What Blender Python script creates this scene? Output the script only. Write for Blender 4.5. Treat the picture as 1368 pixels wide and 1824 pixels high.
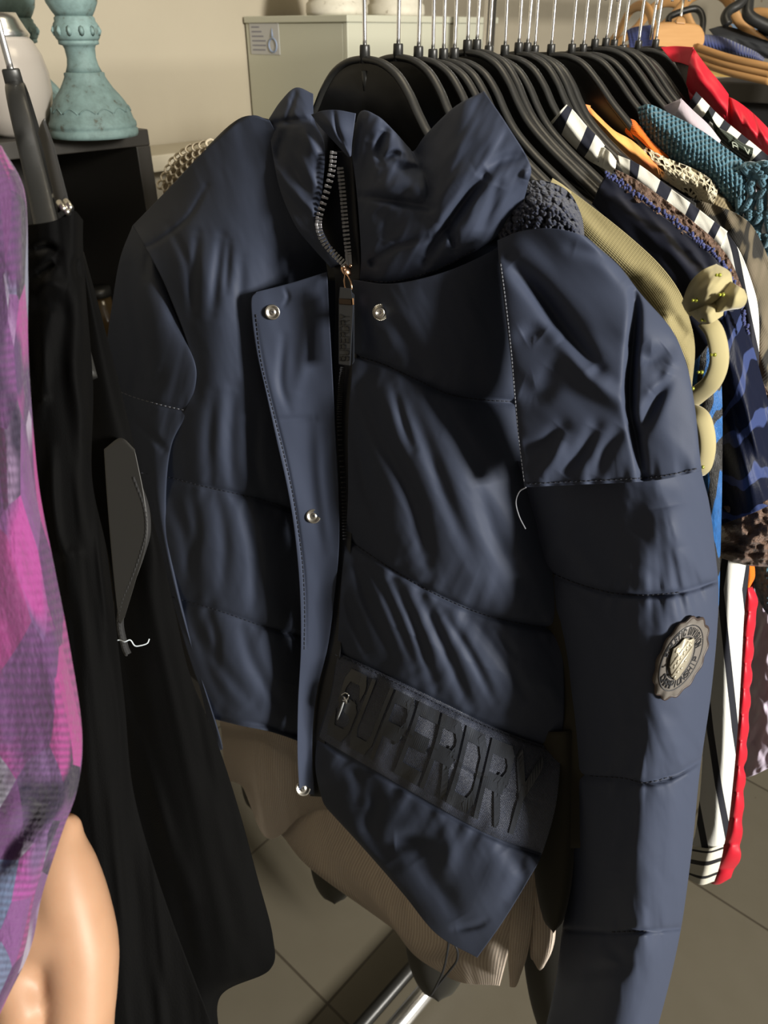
import bpy, bmesh, math, random
import numpy as np
from mathutils import Vector, Matrix
random.seed(7)
for o in list(bpy.data.objects): bpy.data.objects.remove(o)
SC = bpy.context.scene
COL = SC.collection
# ------------------------------------------------------------------ camera
F = 1370.0; PITCH = math.radians(32.0); CP, SP = math.cos(PITCH), math.sin(PITCH); CAMZ = 1.5
cam = bpy.data.cameras.new('camera'); camo = bpy.data.objects.new('camera', cam); COL.objects.link(camo)
camo.location = (0, 0, CAMZ); camo.rotation_euler = (math.pi/2 - PITCH, 0, 0)
cam.sensor_fit = 'VERTICAL'; cam.sensor_height = 36.0; cam.sensor_width = 27.0
cam.lens = F/1824*36.0; cam.clip_start = 0.02
cam.dof.use_dof = True; cam.dof.focus_distance = 0.66; cam.dof.aperture_fstop = 11
SC.camera = camo
# ------------------------------------------------------------------ light
w = bpy.data.worlds.new('world'); SC.world = w; w.use_nodes = True
w.node_tree.nodes['Background'].inputs[0].default_value = (0.85, 0.92, 1.0, 1)
w.node_tree.nodes['Background'].inputs[1].default_value = 0.03
SC.view_settings.view_transform = 'Standard'; SC.view_settings.look = 'None'
SC.view_settings.exposure = 0.0; SC.view_settings.gamma = 1.0; SC.view_settings.use_curve_mapping = False
AZ = math.radians(47.0)
RA = np.array([math.cos(AZ), math.sin(AZ), 0.0])      # along the rail, away from the camera
RB = np.array([-math.sin(AZ), math.cos(AZ), 0.0])     # from the rail to the back wall
def AB(a, b, z): return RA*a + RB*b + np.array([0, 0, z])
def lamp(name, pos, target, sx, sy, power, col):
    l = bpy.data.lights.new(name, 'AREA'); l.shape = 'RECTANGLE'; l.size = sx; l.size_y = sy
    l.energy = power; l.color = col
    o = bpy.data.objects.new(name, l); COL.objects.link(o); o.location = pos
    d = Vector(target) - Vector(pos); o.rotation_euler = d.to_track_quat('-Z', 'Y').to_euler()
    return o
lamp('window_daylight', (2.27, -1.86, 2.20), (0.15, 0.55, 1.1), 0.38, 0.55, 265, (1.0, 0.96, 0.88))
# added fill light without a visible source, brightens the wall behind the rack
lamp('wall_fill_light', tuple(AB(0.9, 0.2, 2.5)), tuple(AB(1.2, 1.2, 1.0)), 0.5, 0.5, 6, (1.0, 0.86, 0.62))

# ------------------------------------------------------------------ helpers
def P(u, v, t):
    u = np.asarray(u, float); v = np.asarray(v, float); t = np.asarray(t, float)
    x = (u - 684)/F; yc = (912 - v)/F
    return np.stack([x*t, (CP + yc*SP)*t, CAMZ + (-SP + yc*CP)*t], -1)
def proj(p):
    p = np.asarray(p, float); d = p - np.array([0, 0, CAMZ])
    t = d[..., 1]*CP - d[..., 2]*SP; up = d[..., 1]*SP + d[..., 2]*CP
    return 684 + F*d[..., 0]/t, 912 - F*up/t, t
N0 = P(650, 105, 0.60)
def q_jacket(u, v): return 1.667 + 0.00104*(u - 650) - 0.000466*(v - 300)
def q_plane(s, lean=0.0):
    D = float(N0 @ RA) + s
    def q(u, v):
        r = P(u, v, 1.0) - np.array([0, 0, CAMZ])
        # plane: RA.p - lean*(1.48-z) ... leaning out towards the camera as it drops
        k = r @ RA - lean*r[..., 2]
        return k/(D - lean*0.0)
    return q
def q_const(t): return lambda u, v: np.full(np.shape(u), 1.0/t)
def q_lin(pts):      # 1/t linear through three (u,v,t)
    A = np.array([[1, p[0], p[1]] for p in pts], float); c = np.linalg.solve(A, np.array([1/p[2] for p in pts]))
    return lambda u, v: c[0] + c[1]*u + c[2]*v

ORG = {}
def origin(o): return ORG.get(o.name, np.zeros(3)) if o is not None else np.zeros(3)
def tag(o, label=None, cat=None, group=None, kind=None):
    if label: o['label'] = label
    if cat: o['category'] = cat
    if group: o['group'] = group
    if kind: o['kind'] = kind
    return o
def thing(name, label, cat, loc, group=None):
    o = bpy.data.objects.new(name, None); COL.objects.link(o); o.empty_display_size = 0.05
    o.location = tuple(loc); ORG[o.name] = np.array(loc, float)
    return tag(o, label, cat, group)
def mesh_obj(name, verts, faces, mat, parent=None, smooth=True, uv=None, label=None):
    og = origin(parent); v = np.asarray(verts, float).reshape(-1, 3) - og
    me = bpy.data.meshes.new(name); me.from_pydata(v.tolist(), [], [tuple(int(i) for i in f) for f in faces]); me.update()
    if uv is not None:
        l = me.uv_layers.new(name='UVMap'); vi = np.empty(len(me.loops), int); me.loops.foreach_get('vertex_index', vi)
        l.data.foreach_set('uv', np.asarray(uv, float).reshape(-1, 2)[vi].ravel())
    if smooth: me.polygons.foreach_set('use_smooth', np.ones(len(me.polygons), bool))
    if mat: me.materials.append(mat)
    o = bpy.data.objects.new(name, me); COL.objects.link(o)
    if parent is not None: o.parent = parent
    ORG[o.name] = og
    bm = bmesh.new(); bm.from_mesh(me); bmesh.ops.recalc_face_normals(bm, faces=bm.faces); bm.to_mesh(me); bm.free()
    if label: o['label'] = label
    return o
class MB:
    def __init__(s): s.v = []; s.f = []; s.n = 0
    def add(s, v, f):
        v = np.asarray(v, float).reshape(-1, 3); s.v.append(v); s.f += [tuple(i + s.n for i in q) for q in f]; s.n += len(v)
    def box(s, c, ax, ay, az):      # half axes
        c, ax, ay, az = [np.asarray(k, float) for k in (c, ax, ay, az)]
        v = [c + i*ax + j*ay + k*az for i in (-1, 1) for j in (-1, 1) for k in (-1, 1)]
        s.add(v, [(0, 1, 3, 2), (4, 6, 7, 5), (0, 4, 5, 1), (2, 3, 7, 6), (0, 2, 6, 4), (1, 5, 7, 3)])
    def tube(s, pts, r, n=10, ry=None, up=None, closed=False):
        pts = np.asarray(pts, float); m = len(pts); r = np.broadcast_to(np.asarray(r, float), (m,))
        ry = r if ry is None else np.broadcast_to(np.asarray(ry, float), (m,))
        tg = np.gradient(pts, axis=0)
        if closed: tg = (np.roll(pts, -1, 0) - np.roll(pts, 1, 0))
        tg /= np.linalg.norm(tg, axis=1)[:, None] + 1e-12
        u0 = np.array(up if up is not None else (0.0, 0, 1)); 
        if abs(tg[0] @ u0) > 0.95 and up is None: u0 = np.array([1.0, 0, 0])
        vs = []; prev = u0
        for i in range(m):
            a = prev - (prev @ tg[i])*tg[i]; a /= np.linalg.norm(a) + 1e-12; b = np.cross(tg[i], a)
            if up is None: prev = a
            for k in range(n):
                th = 2*math.pi*k/n; vs.append(pts[i] + a*math.cos(th)*ry[i] + b*math.sin(th)*r[i])
        f = []
        for i in range(m if closed else m - 1):
            for k in range(n):
                j = (i + 1) % m
                f.append((i*n + k, i*n + (k + 1) % n, j*n + (k + 1) % n, j*n + k))
        if not closed: f += [tuple(range(n))[::-1], tuple((m - 1)*n + k for k in range(n))]
        s.add(vs, f)
    def lathe(s, prof, c, n=40, ax=(1, 0, 0), ay=(0, 1, 0), az=(0, 0, 1)):
        c, ax, ay, az = [np.asarray(k, float) for k in (c, ax, ay, az)]; m = len(prof); v = []
        for r, z in prof:
            for k in range(n):
                th = 2*math.pi*k/n; v.append(c + az*z + r*(ax*math.cos(th) + ay*math.sin(th)))
        f = [(i*n + k, i*n + (k + 1) % n, (i + 1)*n + (k + 1) % n, (i + 1)*n + k) for i in range(m - 1) for k in range(n)]
        f += [tuple(range(n))[::-1], tuple((m - 1)*n + k for k in range(n))]
        s.add(v, f)
    def prism(s, poly, d):          # polygon (3d) extruded by vector d
        poly = np.asarray(poly, float); n = len(poly)
        s.add(np.vstack([poly, poly + np.asarray(d, float)]), [tuple(range(n))[::-1], tuple(range(n, 2*n))] + [(i, (i + 1) % n, n + (i + 1) % n, n + i) for i in range(n)])
    def build(s, name, mat, parent=None, smooth=True, label=None, bevel=0):
        o = mesh_obj(name, np.vstack(s.v), s.f, mat, parent, smooth, label=label)
        if bevel:
            m = o.modifiers.new('bevel', 'BEVEL'); m.width = bevel; m.segments = 2; m.limit_method = 'ANGLE'
        return o
def cr(A, n, axis=0):               # Catmull-Rom resample along an axis
    A = np.moveaxis(np.asarray(A, float), axis, 0); m = len(A)
    if m == 2:
        x = np.linspace(0, 1, n).reshape((-1,) + (1,)*(A.ndim - 1)); return np.moveaxis(A[0]*(1 - x) + A[1]*x, 0, axis)
    E = np.concatenate([[2*A[0] - A[1]], A, [2*A[-1] - A[-2]]]); x = np.linspace(0, m - 1, n)
    i = np.minimum(x.astype(int), m - 2); f = (x - i).reshape((-1,) + (1,)*(A.ndim - 1))
    p0, p1, p2, p3 = E[i], E[i + 1], E[i + 2], E[i + 3]
    return np.moveaxis(0.5*(2*p1 + (p2 - p0)*f + (2*p0 - 5*p1 + 4*p2 - p3)*f*f + (3*p1 - p0 - 3*p2 + p3)*f**3), 0, axis)
# ---- value noise
def _h(ix, iy, seed):
    a = (ix.astype(np.int64)*374761393 + iy.astype(np.int64)*668265263 + seed*1442695041) & 0x7fffffff
    a = ((a ^ (a >> 13))*1274126177) & 0x7fffffff; a = a ^ (a >> 16)
    return (a & 0xffff)/65535.0
def vn(x, y, seed=0):
    ix = np.floor(x); iy = np.floor(y); fx = x - ix; fy = y - iy
    fx = fx*fx*fx*(fx*(fx*6 - 15) + 10); fy = fy*fy*fy*(fy*(fy*6 - 15) + 10)
    a = _h(ix, iy, seed); b = _h(ix + 1, iy, seed); c = _h(ix, iy + 1, seed); d = _h(ix + 1, iy + 1, seed)
    return (a*(1 - fx) + b*fx)*(1 - fy) + (c*(1 - fx) + d*fx)*fy
def wr(U, V, ang, along, across, seed=0, ridged=False):
    c, s = math.cos(math.radians(ang)), math.sin(math.radians(ang))
    x = (U*c + V*s)/along; y = (-U*s + V*c)/across
    n = 0.65*vn(x, y, seed) + 0.35*vn(x*2.1, y*2.1, seed + 9)
    return (1 - np.abs(2*n - 1)) if ridged else 2*n - 1
def pdist(U, V, pts):               # distance to polyline in px, with along coordinate (0..L) and signed side
    best = np.full(U.shape, 1e9); al = np.zeros(U.shape); acc = 0.0
    pts = np.asarray(pts, float)
    for a, b in zip(pts[:-1], pts[1:]):
        d = b - a; L = np.hypot(*d) + 1e-9
        k = np.clip(((U - a[0])*d[0] + (V - a[1])*d[1])/L**2, 0, 1)
        r = np.hypot(U - a[0] - k*d[0], V - a[1] - k*d[1]); m = r < best
        best = np.where(m, r, best); al = np.where(m, acc + k*L, al); acc += L
    return best, al, acc
def crease(U, V, pts, w, amp):
    d, al, L = pdist(U, V, cr(np.array(pts, float), 4*len(pts)) if len(pts) > 2 else pts)
    f = np.sin(np.pi*np.clip(al/L, 0.04, 0.96))**0.5
    return amp*f*np.exp(-(d/w)**2)
def quilt(U, V, seams, puff=0.010, wpuff=34, notch=0.003, wn=5, gather=0.0035, gl=26, gw=45, seed=3):
    D = np.full(U.shape, 1e9); A = np.zeros(U.shape); off = 0
    for s in seams:
        d, al, L = pdist(U, V, cr(np.array(s, float), 6*len(s)) if len(s) > 2 else s)
        m = d < D; D = np.where(m, d, D); A = np.where(m, al + off, A); off += 1000
    g = vn(A/gl, D/110, seed) - 0.5 + 0.5*(vn(A/(gl*0.45), D/60, seed + 5) - 0.5)
    return puff*(1 - np.exp(-D/wpuff)) - notch*np.exp(-(D/wn)**2) + gather*2*g*np.exp(-D/gw)*(1 - np.exp(-D/5))
class Surf: pass
def patch(name, ctrl, mat, parent=None, q=q_jacket, nu=120, nv=60, disp=None, bulge=0.0, thick=0.006, pw=2.0,
          uvf=None, label=None, cos=False, uvs=1.0, backp=True):
    A = np.array([[(c[0], c[1], c[2] if len(c) > 2 else 0.0) for c in r] for r in ctrl], float)
    B = cr(cr(A, nu, 0), nv, 1)
    S = np.broadcast_to(np.linspace(0, 1, nv)[None, :], (nu, nv)); T = np.broadcast_to(np.linspace(0, 1, nu)[:, None], (nu, nv))
    if cos:
        x = (1 - np.cos(np.linspace(0, math.pi, nv)))/2; xi = x*(nv - 1); i = np.minimum(xi.astype(int), nv - 2); f = (xi - i)[None, :, None]
        B = B[:, i]*(1 - f) + B[:, i + 1]*f; S = np.broadcast_to(x[None, :], (nu, nv))
    U, V, dz = B[..., 0], B[..., 1], B[..., 2]
    prof = np.sqrt(np.maximum(0, 1 - np.abs(2*S - 1)**pw))
    t = 1/q(U, V) - dz - bulge*prof
    if disp is not None: t = t - disp(U, V, S, T)
    X = P(U, V, t); Bk = P(U, V, np.maximum(t, 1/q(U, V) - dz - bulge*prof) + thick*(0.15 + 0.85*prof if backp else 1.0))
    n = nu*nv; idx = np.arange(n).reshape(nu, nv)
    a, b, c, d = idx[:-1, :-1].ravel(), idx[:-1, 1:].ravel(), idx[1:, 1:].ravel(), idx[1:, :-1].ravel()
    f = list(zip(a, b, c, d)) + list(zip(a + n, d + n, c + n, b + n))
    ring = np.concatenate([idx[0, :-1], idx[:-1, -1], idx[-1, ::-1][:-1], idx[::-1, 0][:-1]]); r2 = np.roll(ring, -1)
    f += list(zip(ring, ring + n, r2 + n, r2))
    lw = np.linalg.norm(np.diff(X, axis=1), axis=2).sum(1).mean(); lh = np.linalg.norm(np.diff(X, axis=0), axis=2).sum(0).mean()
    uv = np.stack([S*lw, T*lh], -1)*uvs if uvf is None else uvf(U, V, S, T)
    uv = np.concatenate([uv.reshape(-1, 2)]*2)
    o = mesh_obj(name, np.concatenate([X.reshape(-1, 3), Bk.reshape(-1, 3)]), f, mat, parent, True, uv, label)
    s = Surf(); s.o = o; s.U = U; s.V = V; s.X = X; s.t = t
    g = np.cross(np.gradient(X, axis=1), np.gradient(X, axis=0)); g /= np.linalg.norm(g, axis=2)[..., None] + 1e-12
    sg = np.sign(np.sum(g*(np.array([0, 0, CAMZ]) - X), -1)); s.N = g*sg[..., None]
    return s
def at(s, u, v, off=0.0):
    u = np.atleast_1d(np.asarray(u, float)); v = np.atleast_1d(np.asarray(v, float)); out = []
    Uf, Vf = s.U.ravel(), s.V.ravel(); tf = s.t.ravel()
    for a, b in zip(u.ravel(), v.ravel()):
        d = (Uf - a)**2 + (Vf - b)**2; k = np.argpartition(d, 4)[:4]; w_ = 1/(d[k] + 0.5)
        out.append(P(a, b, (tf[k]*w_).sum()/w_.sum() - off))
    return np.array(out)
def nrm(s, u, v, r=6):
    p = at(s, [u - r, u + r, u, u], [v, v, v - r, v + r]); n = np.cross(p[1] - p[0], p[3] - p[2]); n /= np.linalg.norm(n)
    c = at(s, u, v)[0]
    return (n if n @ (np.array([0, 0, CAMZ]) - c) > 0 else -n), c
def ball(mb, c, r, n=8):
    mb.lathe([(max(1e-5, r*math.sin(math.pi*k/n)), -r*math.cos(math.pi*k/n)) for k in range(n + 1)], c, 10)
def stitch(s, pts, mat, parent, step=9, ln=5.5, r=0.0004, off=0.0008, name='stitching', label=None):
    pts = cr(np.array(pts, float), 200) if len(pts) > 2 else cr(np.array(pts, float), 200)
    L = np.concatenate([[0], np.cumsum(np.hypot(*np.diff(pts, axis=0).T))]); mb = MB(); x = 0
    while x + ln < L[-1]:
        uu = np.interp([x, x + ln/2, x + ln], L, pts[:, 0]); vv = np.interp([x, x + ln/2, x + ln], L, pts[:, 1])
        mb.tube(at(s, uu, vv, off), r, 5); x += step
    return mb.build(name, mat, parent, label=label)
# ---- block lettering: polylines on a 0..1 x 0..1 cell (y up)
GL = {'S': [[(1, .8), (.8, 1), (.2, 1), (0, .8), (0, .62), (.2, .52), (.8, .46), (1, .36), (1, .2), (.8, 0), (.2, 0), (0, .2)]],
 'U': [[(0, 1), (0, .2), (.2, 0), (.8, 0), (1, .2), (1, 1)]], 'P': [[(0, 0), (0, 1), (.8, 1), (1, .85), (1, .6), (.8, .45), (0, .45)]],
 'E': [[(1, 1), (0, 1), (0, 0), (1, 0)], [(0, .5), (.8, .5)]], 'R': [[(0, 0), (0, 1), (.8, 1), (1, .85), (1, .65), (.8, .5), (0, .5)], [(.6, .5), (1, 0)]],
 'D': [[(0, 0), (0, 1), (.75, 1), (1, .8), (1, .2), (.75, 0), (0, 0)]], 'Y': [[(0, 1), (.5, .5), (1, 1)], [(.5, .5), (.5, 0)]],
 'A': [[(0, 0), (0, .75), (.3, 1), (.7, 1), (1, .75), (1, 0)], [(0, .42), (1, .42)]], 'T': [[(0, 1), (1, 1)], [(.5, 1), (.5, 0)]],
 'H': [[(0, 0), (0, 1)], [(1, 0), (1, 1)], [(0, .5), (1, .5)]], 'L': [[(0, 1), (0, 0), (1, 0)]], 'I': [[(.5, 0), (.5, 1)]],
 'C': [[(1, .8), (.8, 1), (.2, 1), (0, .8), (0, .2), (.2, 0), (.8, 0), (1, .2)]], 'V': [[(0, 1), (.5, 0), (1, 1)]],
 'O': [[(.2, 0), (0, .2), (0, .8), (.2, 1), (.8, 1), (1, .8), (1, .2), (.8, 0), (.2, 0)]], 'N': [[(0, 0), (0, 1), (1, 0), (1, 1)]],
 'M': [[(0, 0), (0, 1), (.5, .5), (1, 1), (1, 0)]], '+': [[(.5, .2), (.5, .8)], [(.2, .5), (.8, .5)]], 'G': [[(1, .8), (.8, 1), (.2, 1), (0, .8), (0, .2), (.2, 0), (.8, 0), (1, .2), (1, .5), (.5, .5)]]}
def letters(text, mp, stroke=0.16, gap=0.35, th=None, sub=6):
    """mp(x,y,h)->3d for x in 0..1 along the word, y 0..1, h height above the surface"""
    n = len(text); cw = 1.0/(n + (n - 1)*gap); mb = MB()
    for i, ch in enumerate(text):
        if ch not in GL: continue
        x0 = i*cw*(1 + gap)
        for pl in GL[ch]:
            pl = np.array(pl, float)
            for a, b in zip(pl[:-1], pl[1:]):
                d = b - a; L = np.hypot(*d); e = d/L*stroke*0.5; a2, b2 = a - e, b + e
                k = max(2, int(sub*L) + 2); nn = np.array([-d[1], d[0]])/L*stroke*0.5
                x = np.linspace(0, 1, k)[:, None]; c = a2*(1 - x) + b2*x
                lo, hi = c - nn, c + nn; pts = np.concatenate([lo, hi])
                xx = x0 + np.clip(pts[:, 0], -.08, 1.08)*cw; yy = np.clip(pts[:, 1], -.08, 1.08)
                top = mp(xx, yy, 1.0); bot = mp(xx, yy, 0.0); m = 2*k
                f = [(j, j + 1, k + j + 1, k + j) for j in range(k - 1)]
                f += [tuple(m + q for q in r[::-1]) for r in list(f)]
                ring = list(range(k)) + list(range(2*k - 1, k - 1, -1))
                f += [(ring[j], m + ring[j], m + ring[(j + 1) % m], ring[(j + 1) % m]) for j in range(m)]
                mb.add(np.concatenate([top, bot]), f)
    return mb
# ------------------------------------------------------------------ materials
class NT:
    def __init__(s, name):
        s.m = bpy.data.materials.new(name); s.m.use_nodes = True; s.t = s.m.node_tree; s.b = s.t.nodes['Principled BSDF']
    def n(s, typ, **kw):
        o = s.t.nodes.new('ShaderNode' + typ)
        for k, v in kw.items():
            if k in o.inputs: o.inputs[k].default_value = v
            else: setattr(o, k, v)
        return o
    def l(s, a, b): s.t.links.new(a, b)
    def uv(s): return s.n('TexCoord').outputs['UV']
    def obj(s): return s.n('TexCoord').outputs['Object']
    def mapv(s, vec, scale=(1, 1, 1), rot=0, loc=(0, 0, 0)):
        m = s.n('Mapping'); m.inputs['Scale'].default_value = scale; m.inputs['Rotation'].default_value = (0, 0, rot); m.inputs['Location'].default_value = loc
        s.l(vec, m.inputs['Vector']); return m.outputs[0]
    def noise(s, vec, scale, detail=3, rough=.5):
        n = s.n('TexNoise'); n.inputs['Scale'].default_value = scale; n.inputs['Detail'].default_value = detail; n.inputs['Roughness'].default_value = rough
        if vec: s.l(vec, n.inputs['Vector'])
        return n.outputs['Fac']
    def wave(s, vec, scale, dist=0, dirn='X', prof='SIN', dscale=1.0):
        n = s.n('TexWave', bands_direction=dirn, wave_profile=prof); n.inputs['Scale'].default_value = scale; n.inputs['Distortion'].default_value = dist; n.inputs['Detail Scale'].default_value = dscale
        s.l(vec, n.inputs['Vector']); return n.outputs['Fac']
    def vor(s, vec, scale, feature='F1', out='Distance', rnd=1.0):
        n = s.n('TexVoronoi', feature=feature); n.inputs['Scale'].default_value = scale; n.inputs['Randomness'].default_value = rnd
        s.l(vec, n.inputs['Vector']); return n.outputs[out]
    def ramp(s, fac, stops, interp='LINEAR'):
        r = s.n('ValToRGB'); r.color_ramp.interpolation = interp; e = r.color_ramp.elements
        while len(e) < len(stops): e.new(0.5)
        for k, (p, c) in zip(e, stops): k.position = p; k.color = (*c, 1)
        s.l(fac, r.inputs[0]); return r.outputs[0]
    def mix(s, fac, a, b, typ='MIX'):
        m = s.n('Mix', data_type='RGBA', blend_type=typ)
        for i, x in ((0, fac), (6, a), (7, b)):
            if isinstance(x, (int, float)): m.inputs[i].default_value = x
            elif isinstance(x, tuple): m.inputs[i].default_value = (*x, 1)
            else: s.l(x, m.inputs[i])
        return m.outputs[2]
    def math(s, op, a, b=0.0):
        m = s.n('Math', operation=op)
        for i, x in ((0, a), (1, b)):
            if isinstance(x, (int, float)): m.inputs[i].default_value = x
            else: s.l(x, m.inputs[i])
        return m.outputs[0]
    def bump(s, h, strength=.5, dist=.001, prev=None):
        b = s.n('Bump'); b.inputs['Strength'].default_value = strength; b.inputs['Distance'].default_value = dist
        s.l(h, b.inputs['Height'])
        if prev is not None: s.l(prev, b.inputs['Normal'])
        return b.outputs[0]
    def fin(s, col, rough=.6, metal=0, sheen=0, sheenr=.4, sheent=None, spec=.5, normal=None, coat=0, alpha=None, sss=0):
        b = s.b
        if isinstance(col, tuple): b.inputs['Base Color'].default_value = (*col, 1)
        else: s.l(col, b.inputs['Base Color'])
        if isinstance(rough, (int, float)): b.inputs['Roughness'].default_value = rough
        else: s.l(rough, b.inputs['Roughness'])
        b.inputs['Metallic'].default_value = metal; b.inputs['Sheen Weight'].default_value = sheen; b.inputs['Sheen Roughness'].default_value = sheenr
        if sheent: b.inputs['Sheen Tint'].default_value = (*sheent, 1)
        b.inputs['Specular IOR Level'].default_value = spec; b.inputs['Coat Weight'].default_value = coat
        if normal is not None: s.l(normal, b.inputs['Normal'])
        if alpha is not None: s.l(alpha, b.inputs['Alpha'])
        if sss:
            b.inputs['Subsurface Weight'].default_value = sss; b.inputs['Subsurface Radius'].default_value = (.012, .005, .003); b.inputs['Subsurface Scale'].default_value = .5
        return s.m
def plain(name, col, rough=.5, **k): return NT(name).fin(col, rough, **k)
def nylon(name, col, rough=.5):
    t = NT(name); uv = t.uv(); n = t.bump(t.noise(uv, 900, 2), .10, .0004); n = t.bump(t.noise(t.mapv(uv, (1, .35, 1)), 40, 2), .10, .0022, n)
    return t.fin(col, rough, normal=n, spec=.14)
def knit(name, col, sx=320, sy=320, strength=.8, dist=.0012, var=.25, rough=.85, sheen=.3, rib=True):
    t = NT(name); uv = t.uv(); wx = t.wave(uv, sx/6.28, 0.6, 'X'); wy = t.wave(uv, sy/6.28, .6, 'Y')
    h = t.math('ADD', t.math('MULTIPLY', wx, .7 if rib else .5), t.math('MULTIPLY', wy, .3 if rib else .5))
    c = t.mix(t.math('MULTIPLY', t.math('SUBTRACT', 1.0, h), var), col, tuple(k*.35 for k in col))
    return t.fin(c, rough, sheen=sheen, normal=t.bump(h, strength, dist), spec=.2)
NAVY = nylon('navy_nylon', (.041, .050, .078), .6)
NAVYB = nylon('navy_nylon_smooth', (.044, .054, .086), .58)
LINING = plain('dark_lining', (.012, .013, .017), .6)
THREAD = plain('navy_thread', (.012, .014, .022), .8)
THREADL = plain('grey_thread', (.20, .21, .24), .8)
PLASTIC = NT('black_plastic'); PLASTIC = PLASTIC.fin((.017, .017, .016), .40, normal=PLASTIC.bump(PLASTIC.noise(PLASTIC.obj(), 120, 3), .15, .001), spec=.5)
CHROME = plain('chrome', (.92, .92, .92), .27, metal=1)
STEEL = plain('brushed_nickel', (.72, .69, .62), .28, metal=1)
GUN = plain('gunmetal', (.36, .36, .38), .32, metal=1)
GOLD = plain('rose_gold', (.75, .47, .30), .25, metal=1)
RUB = plain('navy_rubber', (.032, .037, .048), .38, spec=.5)
RUBL = plain('black_rubber', (.010, .011, .014), .5)
t = NT('logo_tape_weave'); uv = t.uv()
h = t.wave(t.mapv(uv, rot=.6), 190, 2.0, 'X', dscale=6); g = t.noise(uv, 900, 2)
TAPE = t.fin(t.mix(t.math('MULTIPLY', h, g), (.010, .013, .024), (.125, .150, .235)), .45, sheen=.1, normal=t.bump(t.math('MULTIPLY', h, g), .9, .0012), spec=.5)
# rubber badge and shield
BADGE = NT('grey_rubber_badge'); BADGE = BADGE.fin((.125, .112, .10), .5, normal=BADGE.bump(BADGE.noise(BADGE.obj(), 900, 2), .2, .0004))
SHIELD = NT('nickel_shield'); SHIELD = SHIELD.fin((.34, .31, .24), .5, metal=.5, normal=SHIELD.bump(SHIELD.noise(SHIELD.obj(), 1500, 2), .25, .0004))
# fleece
t = NT('navy_fleece'); n = t.noise(t.obj(), 420, 4, .7)
FLEECE = t.fin(t.mix(n, (.006, .008, .018), (.034, .042, .078)), .95, sheen=.25, sheenr=.5, normal=t.bump(n, .9, .002), spec=.1)
# cream ribbed knit and crochet
t = NT('cream_rib_knit'); uv = t.uv(); r = t.wave(uv, 62, .3, 'X'); w2 = t.wave(uv, 300, 3, 'Y', dscale=3)
CREAM = t.fin(t.mix(r, (.64, .50, .385), (.90, .77, .63)), .9, sheen=.3, normal=t.bump(t.math('ADD', r, t.math('MULTIPLY', w2, .4)), .9, .0022), spec=.15)
CROCHET = plain('cream_crochet', (.60, .52, .38), .9, sheen=.3)
# black velvet
t = NT('black_velvet'); n = t.noise(t.mapv(t.uv(), (1, .25, 1)), 16, 4, .6)
VELVET = t.fin(t.mix(n, (.0025, .0025, .0027), (.006, .006, .006)), .75, sheen=t and .05, sheenr=.25, sheent=(.75, .70, .62), normal=t.bump(t.noise(t.uv(), 700, 2), .4, .0006), spec=.02)
BLACKLIN = plain('grey_satin_lining', (.017, .0165, .0155), .5)
BLACKF = plain('black_fabric', (.010, .010, .011), .8, sheen=.1)
# purple jacquard knit
t = NT('purple_jacquard'); uv = t.uv(); ng = t.noise(uv, 14, 2); 
wv = t.n('Mix', data_type='VECTOR'); 
pv = t.mapv(uv, (1, .75, 1), .6); cell = t.vor(pv, 27, out='Color', rnd=.85); sep = t.n('SeparateColor'); t.l(cell, sep.inputs[0])
c = t.ramp(sep.outputs[0], [(0, (.006, .011, .018)), (.20, (.010, .016, .024)), (.30, (.10, .035, .10)), (.45, (.21, .085, .20)), (.58, (.17, .075, .17)), (.68, (.46, .05, .21)), (.80, (.36, .08, .26)), (.90, (.46, .45, .45)), (1, (.07, .15, .22))])
big = t.noise(t.mapv(uv, (1, 1, 1), 0, (3.3, 1, 0)), 13, 2)
c = t.mix(t.ramp(big, [(.46, (0, 0, 0)), (.56, (1, 1, 1))]), c, t.ramp(sep.outputs[1], [(0, (.20, .07, .19)), (.35, (.10, .045, .11)), (.52, (.40, .06, .21)), (.64, (.012, .018, .028)), (.84, (.16, .09, .18)), (.93, (.50, .49, .48)), (1, (.24, .11, .24))]))
ln = t.wave(uv, 68, .7, 'Y'); ln2 = t.math('MULTIPLY', ln, t.math('GREATER_THAN', sep.outputs[2], .6))
c = t.mix(t.math('MULTIPLY', ln2, .45), c, (.04, .04, .055)); c = t.mix(t.math('MULTIPLY', t.noise(uv, 260, 3), .22), c, (.38, .26, .34))
PURPLE = t.fin(t.mix(1.0, c, (.62, .60, .74), 'MULTIPLY'), .95, sheen=.15, sheenr=.5, normal=t.bump(t.math('ADD', t.math('MULTIPLY', ln, .35), t.noise(uv, 220, 3)), .6, .0012), spec=.05)
# skin
t = NT('skin'); n = t.noise(t.obj(), 40, 3)
SKIN = t.fin(t.mix(n, (.37, .205, .12), (.44, .265, .165)), .48, normal=t.bump(t.noise(t.obj(), 260, 3), .12, .0006), spec=.35, sss=.25)
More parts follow.
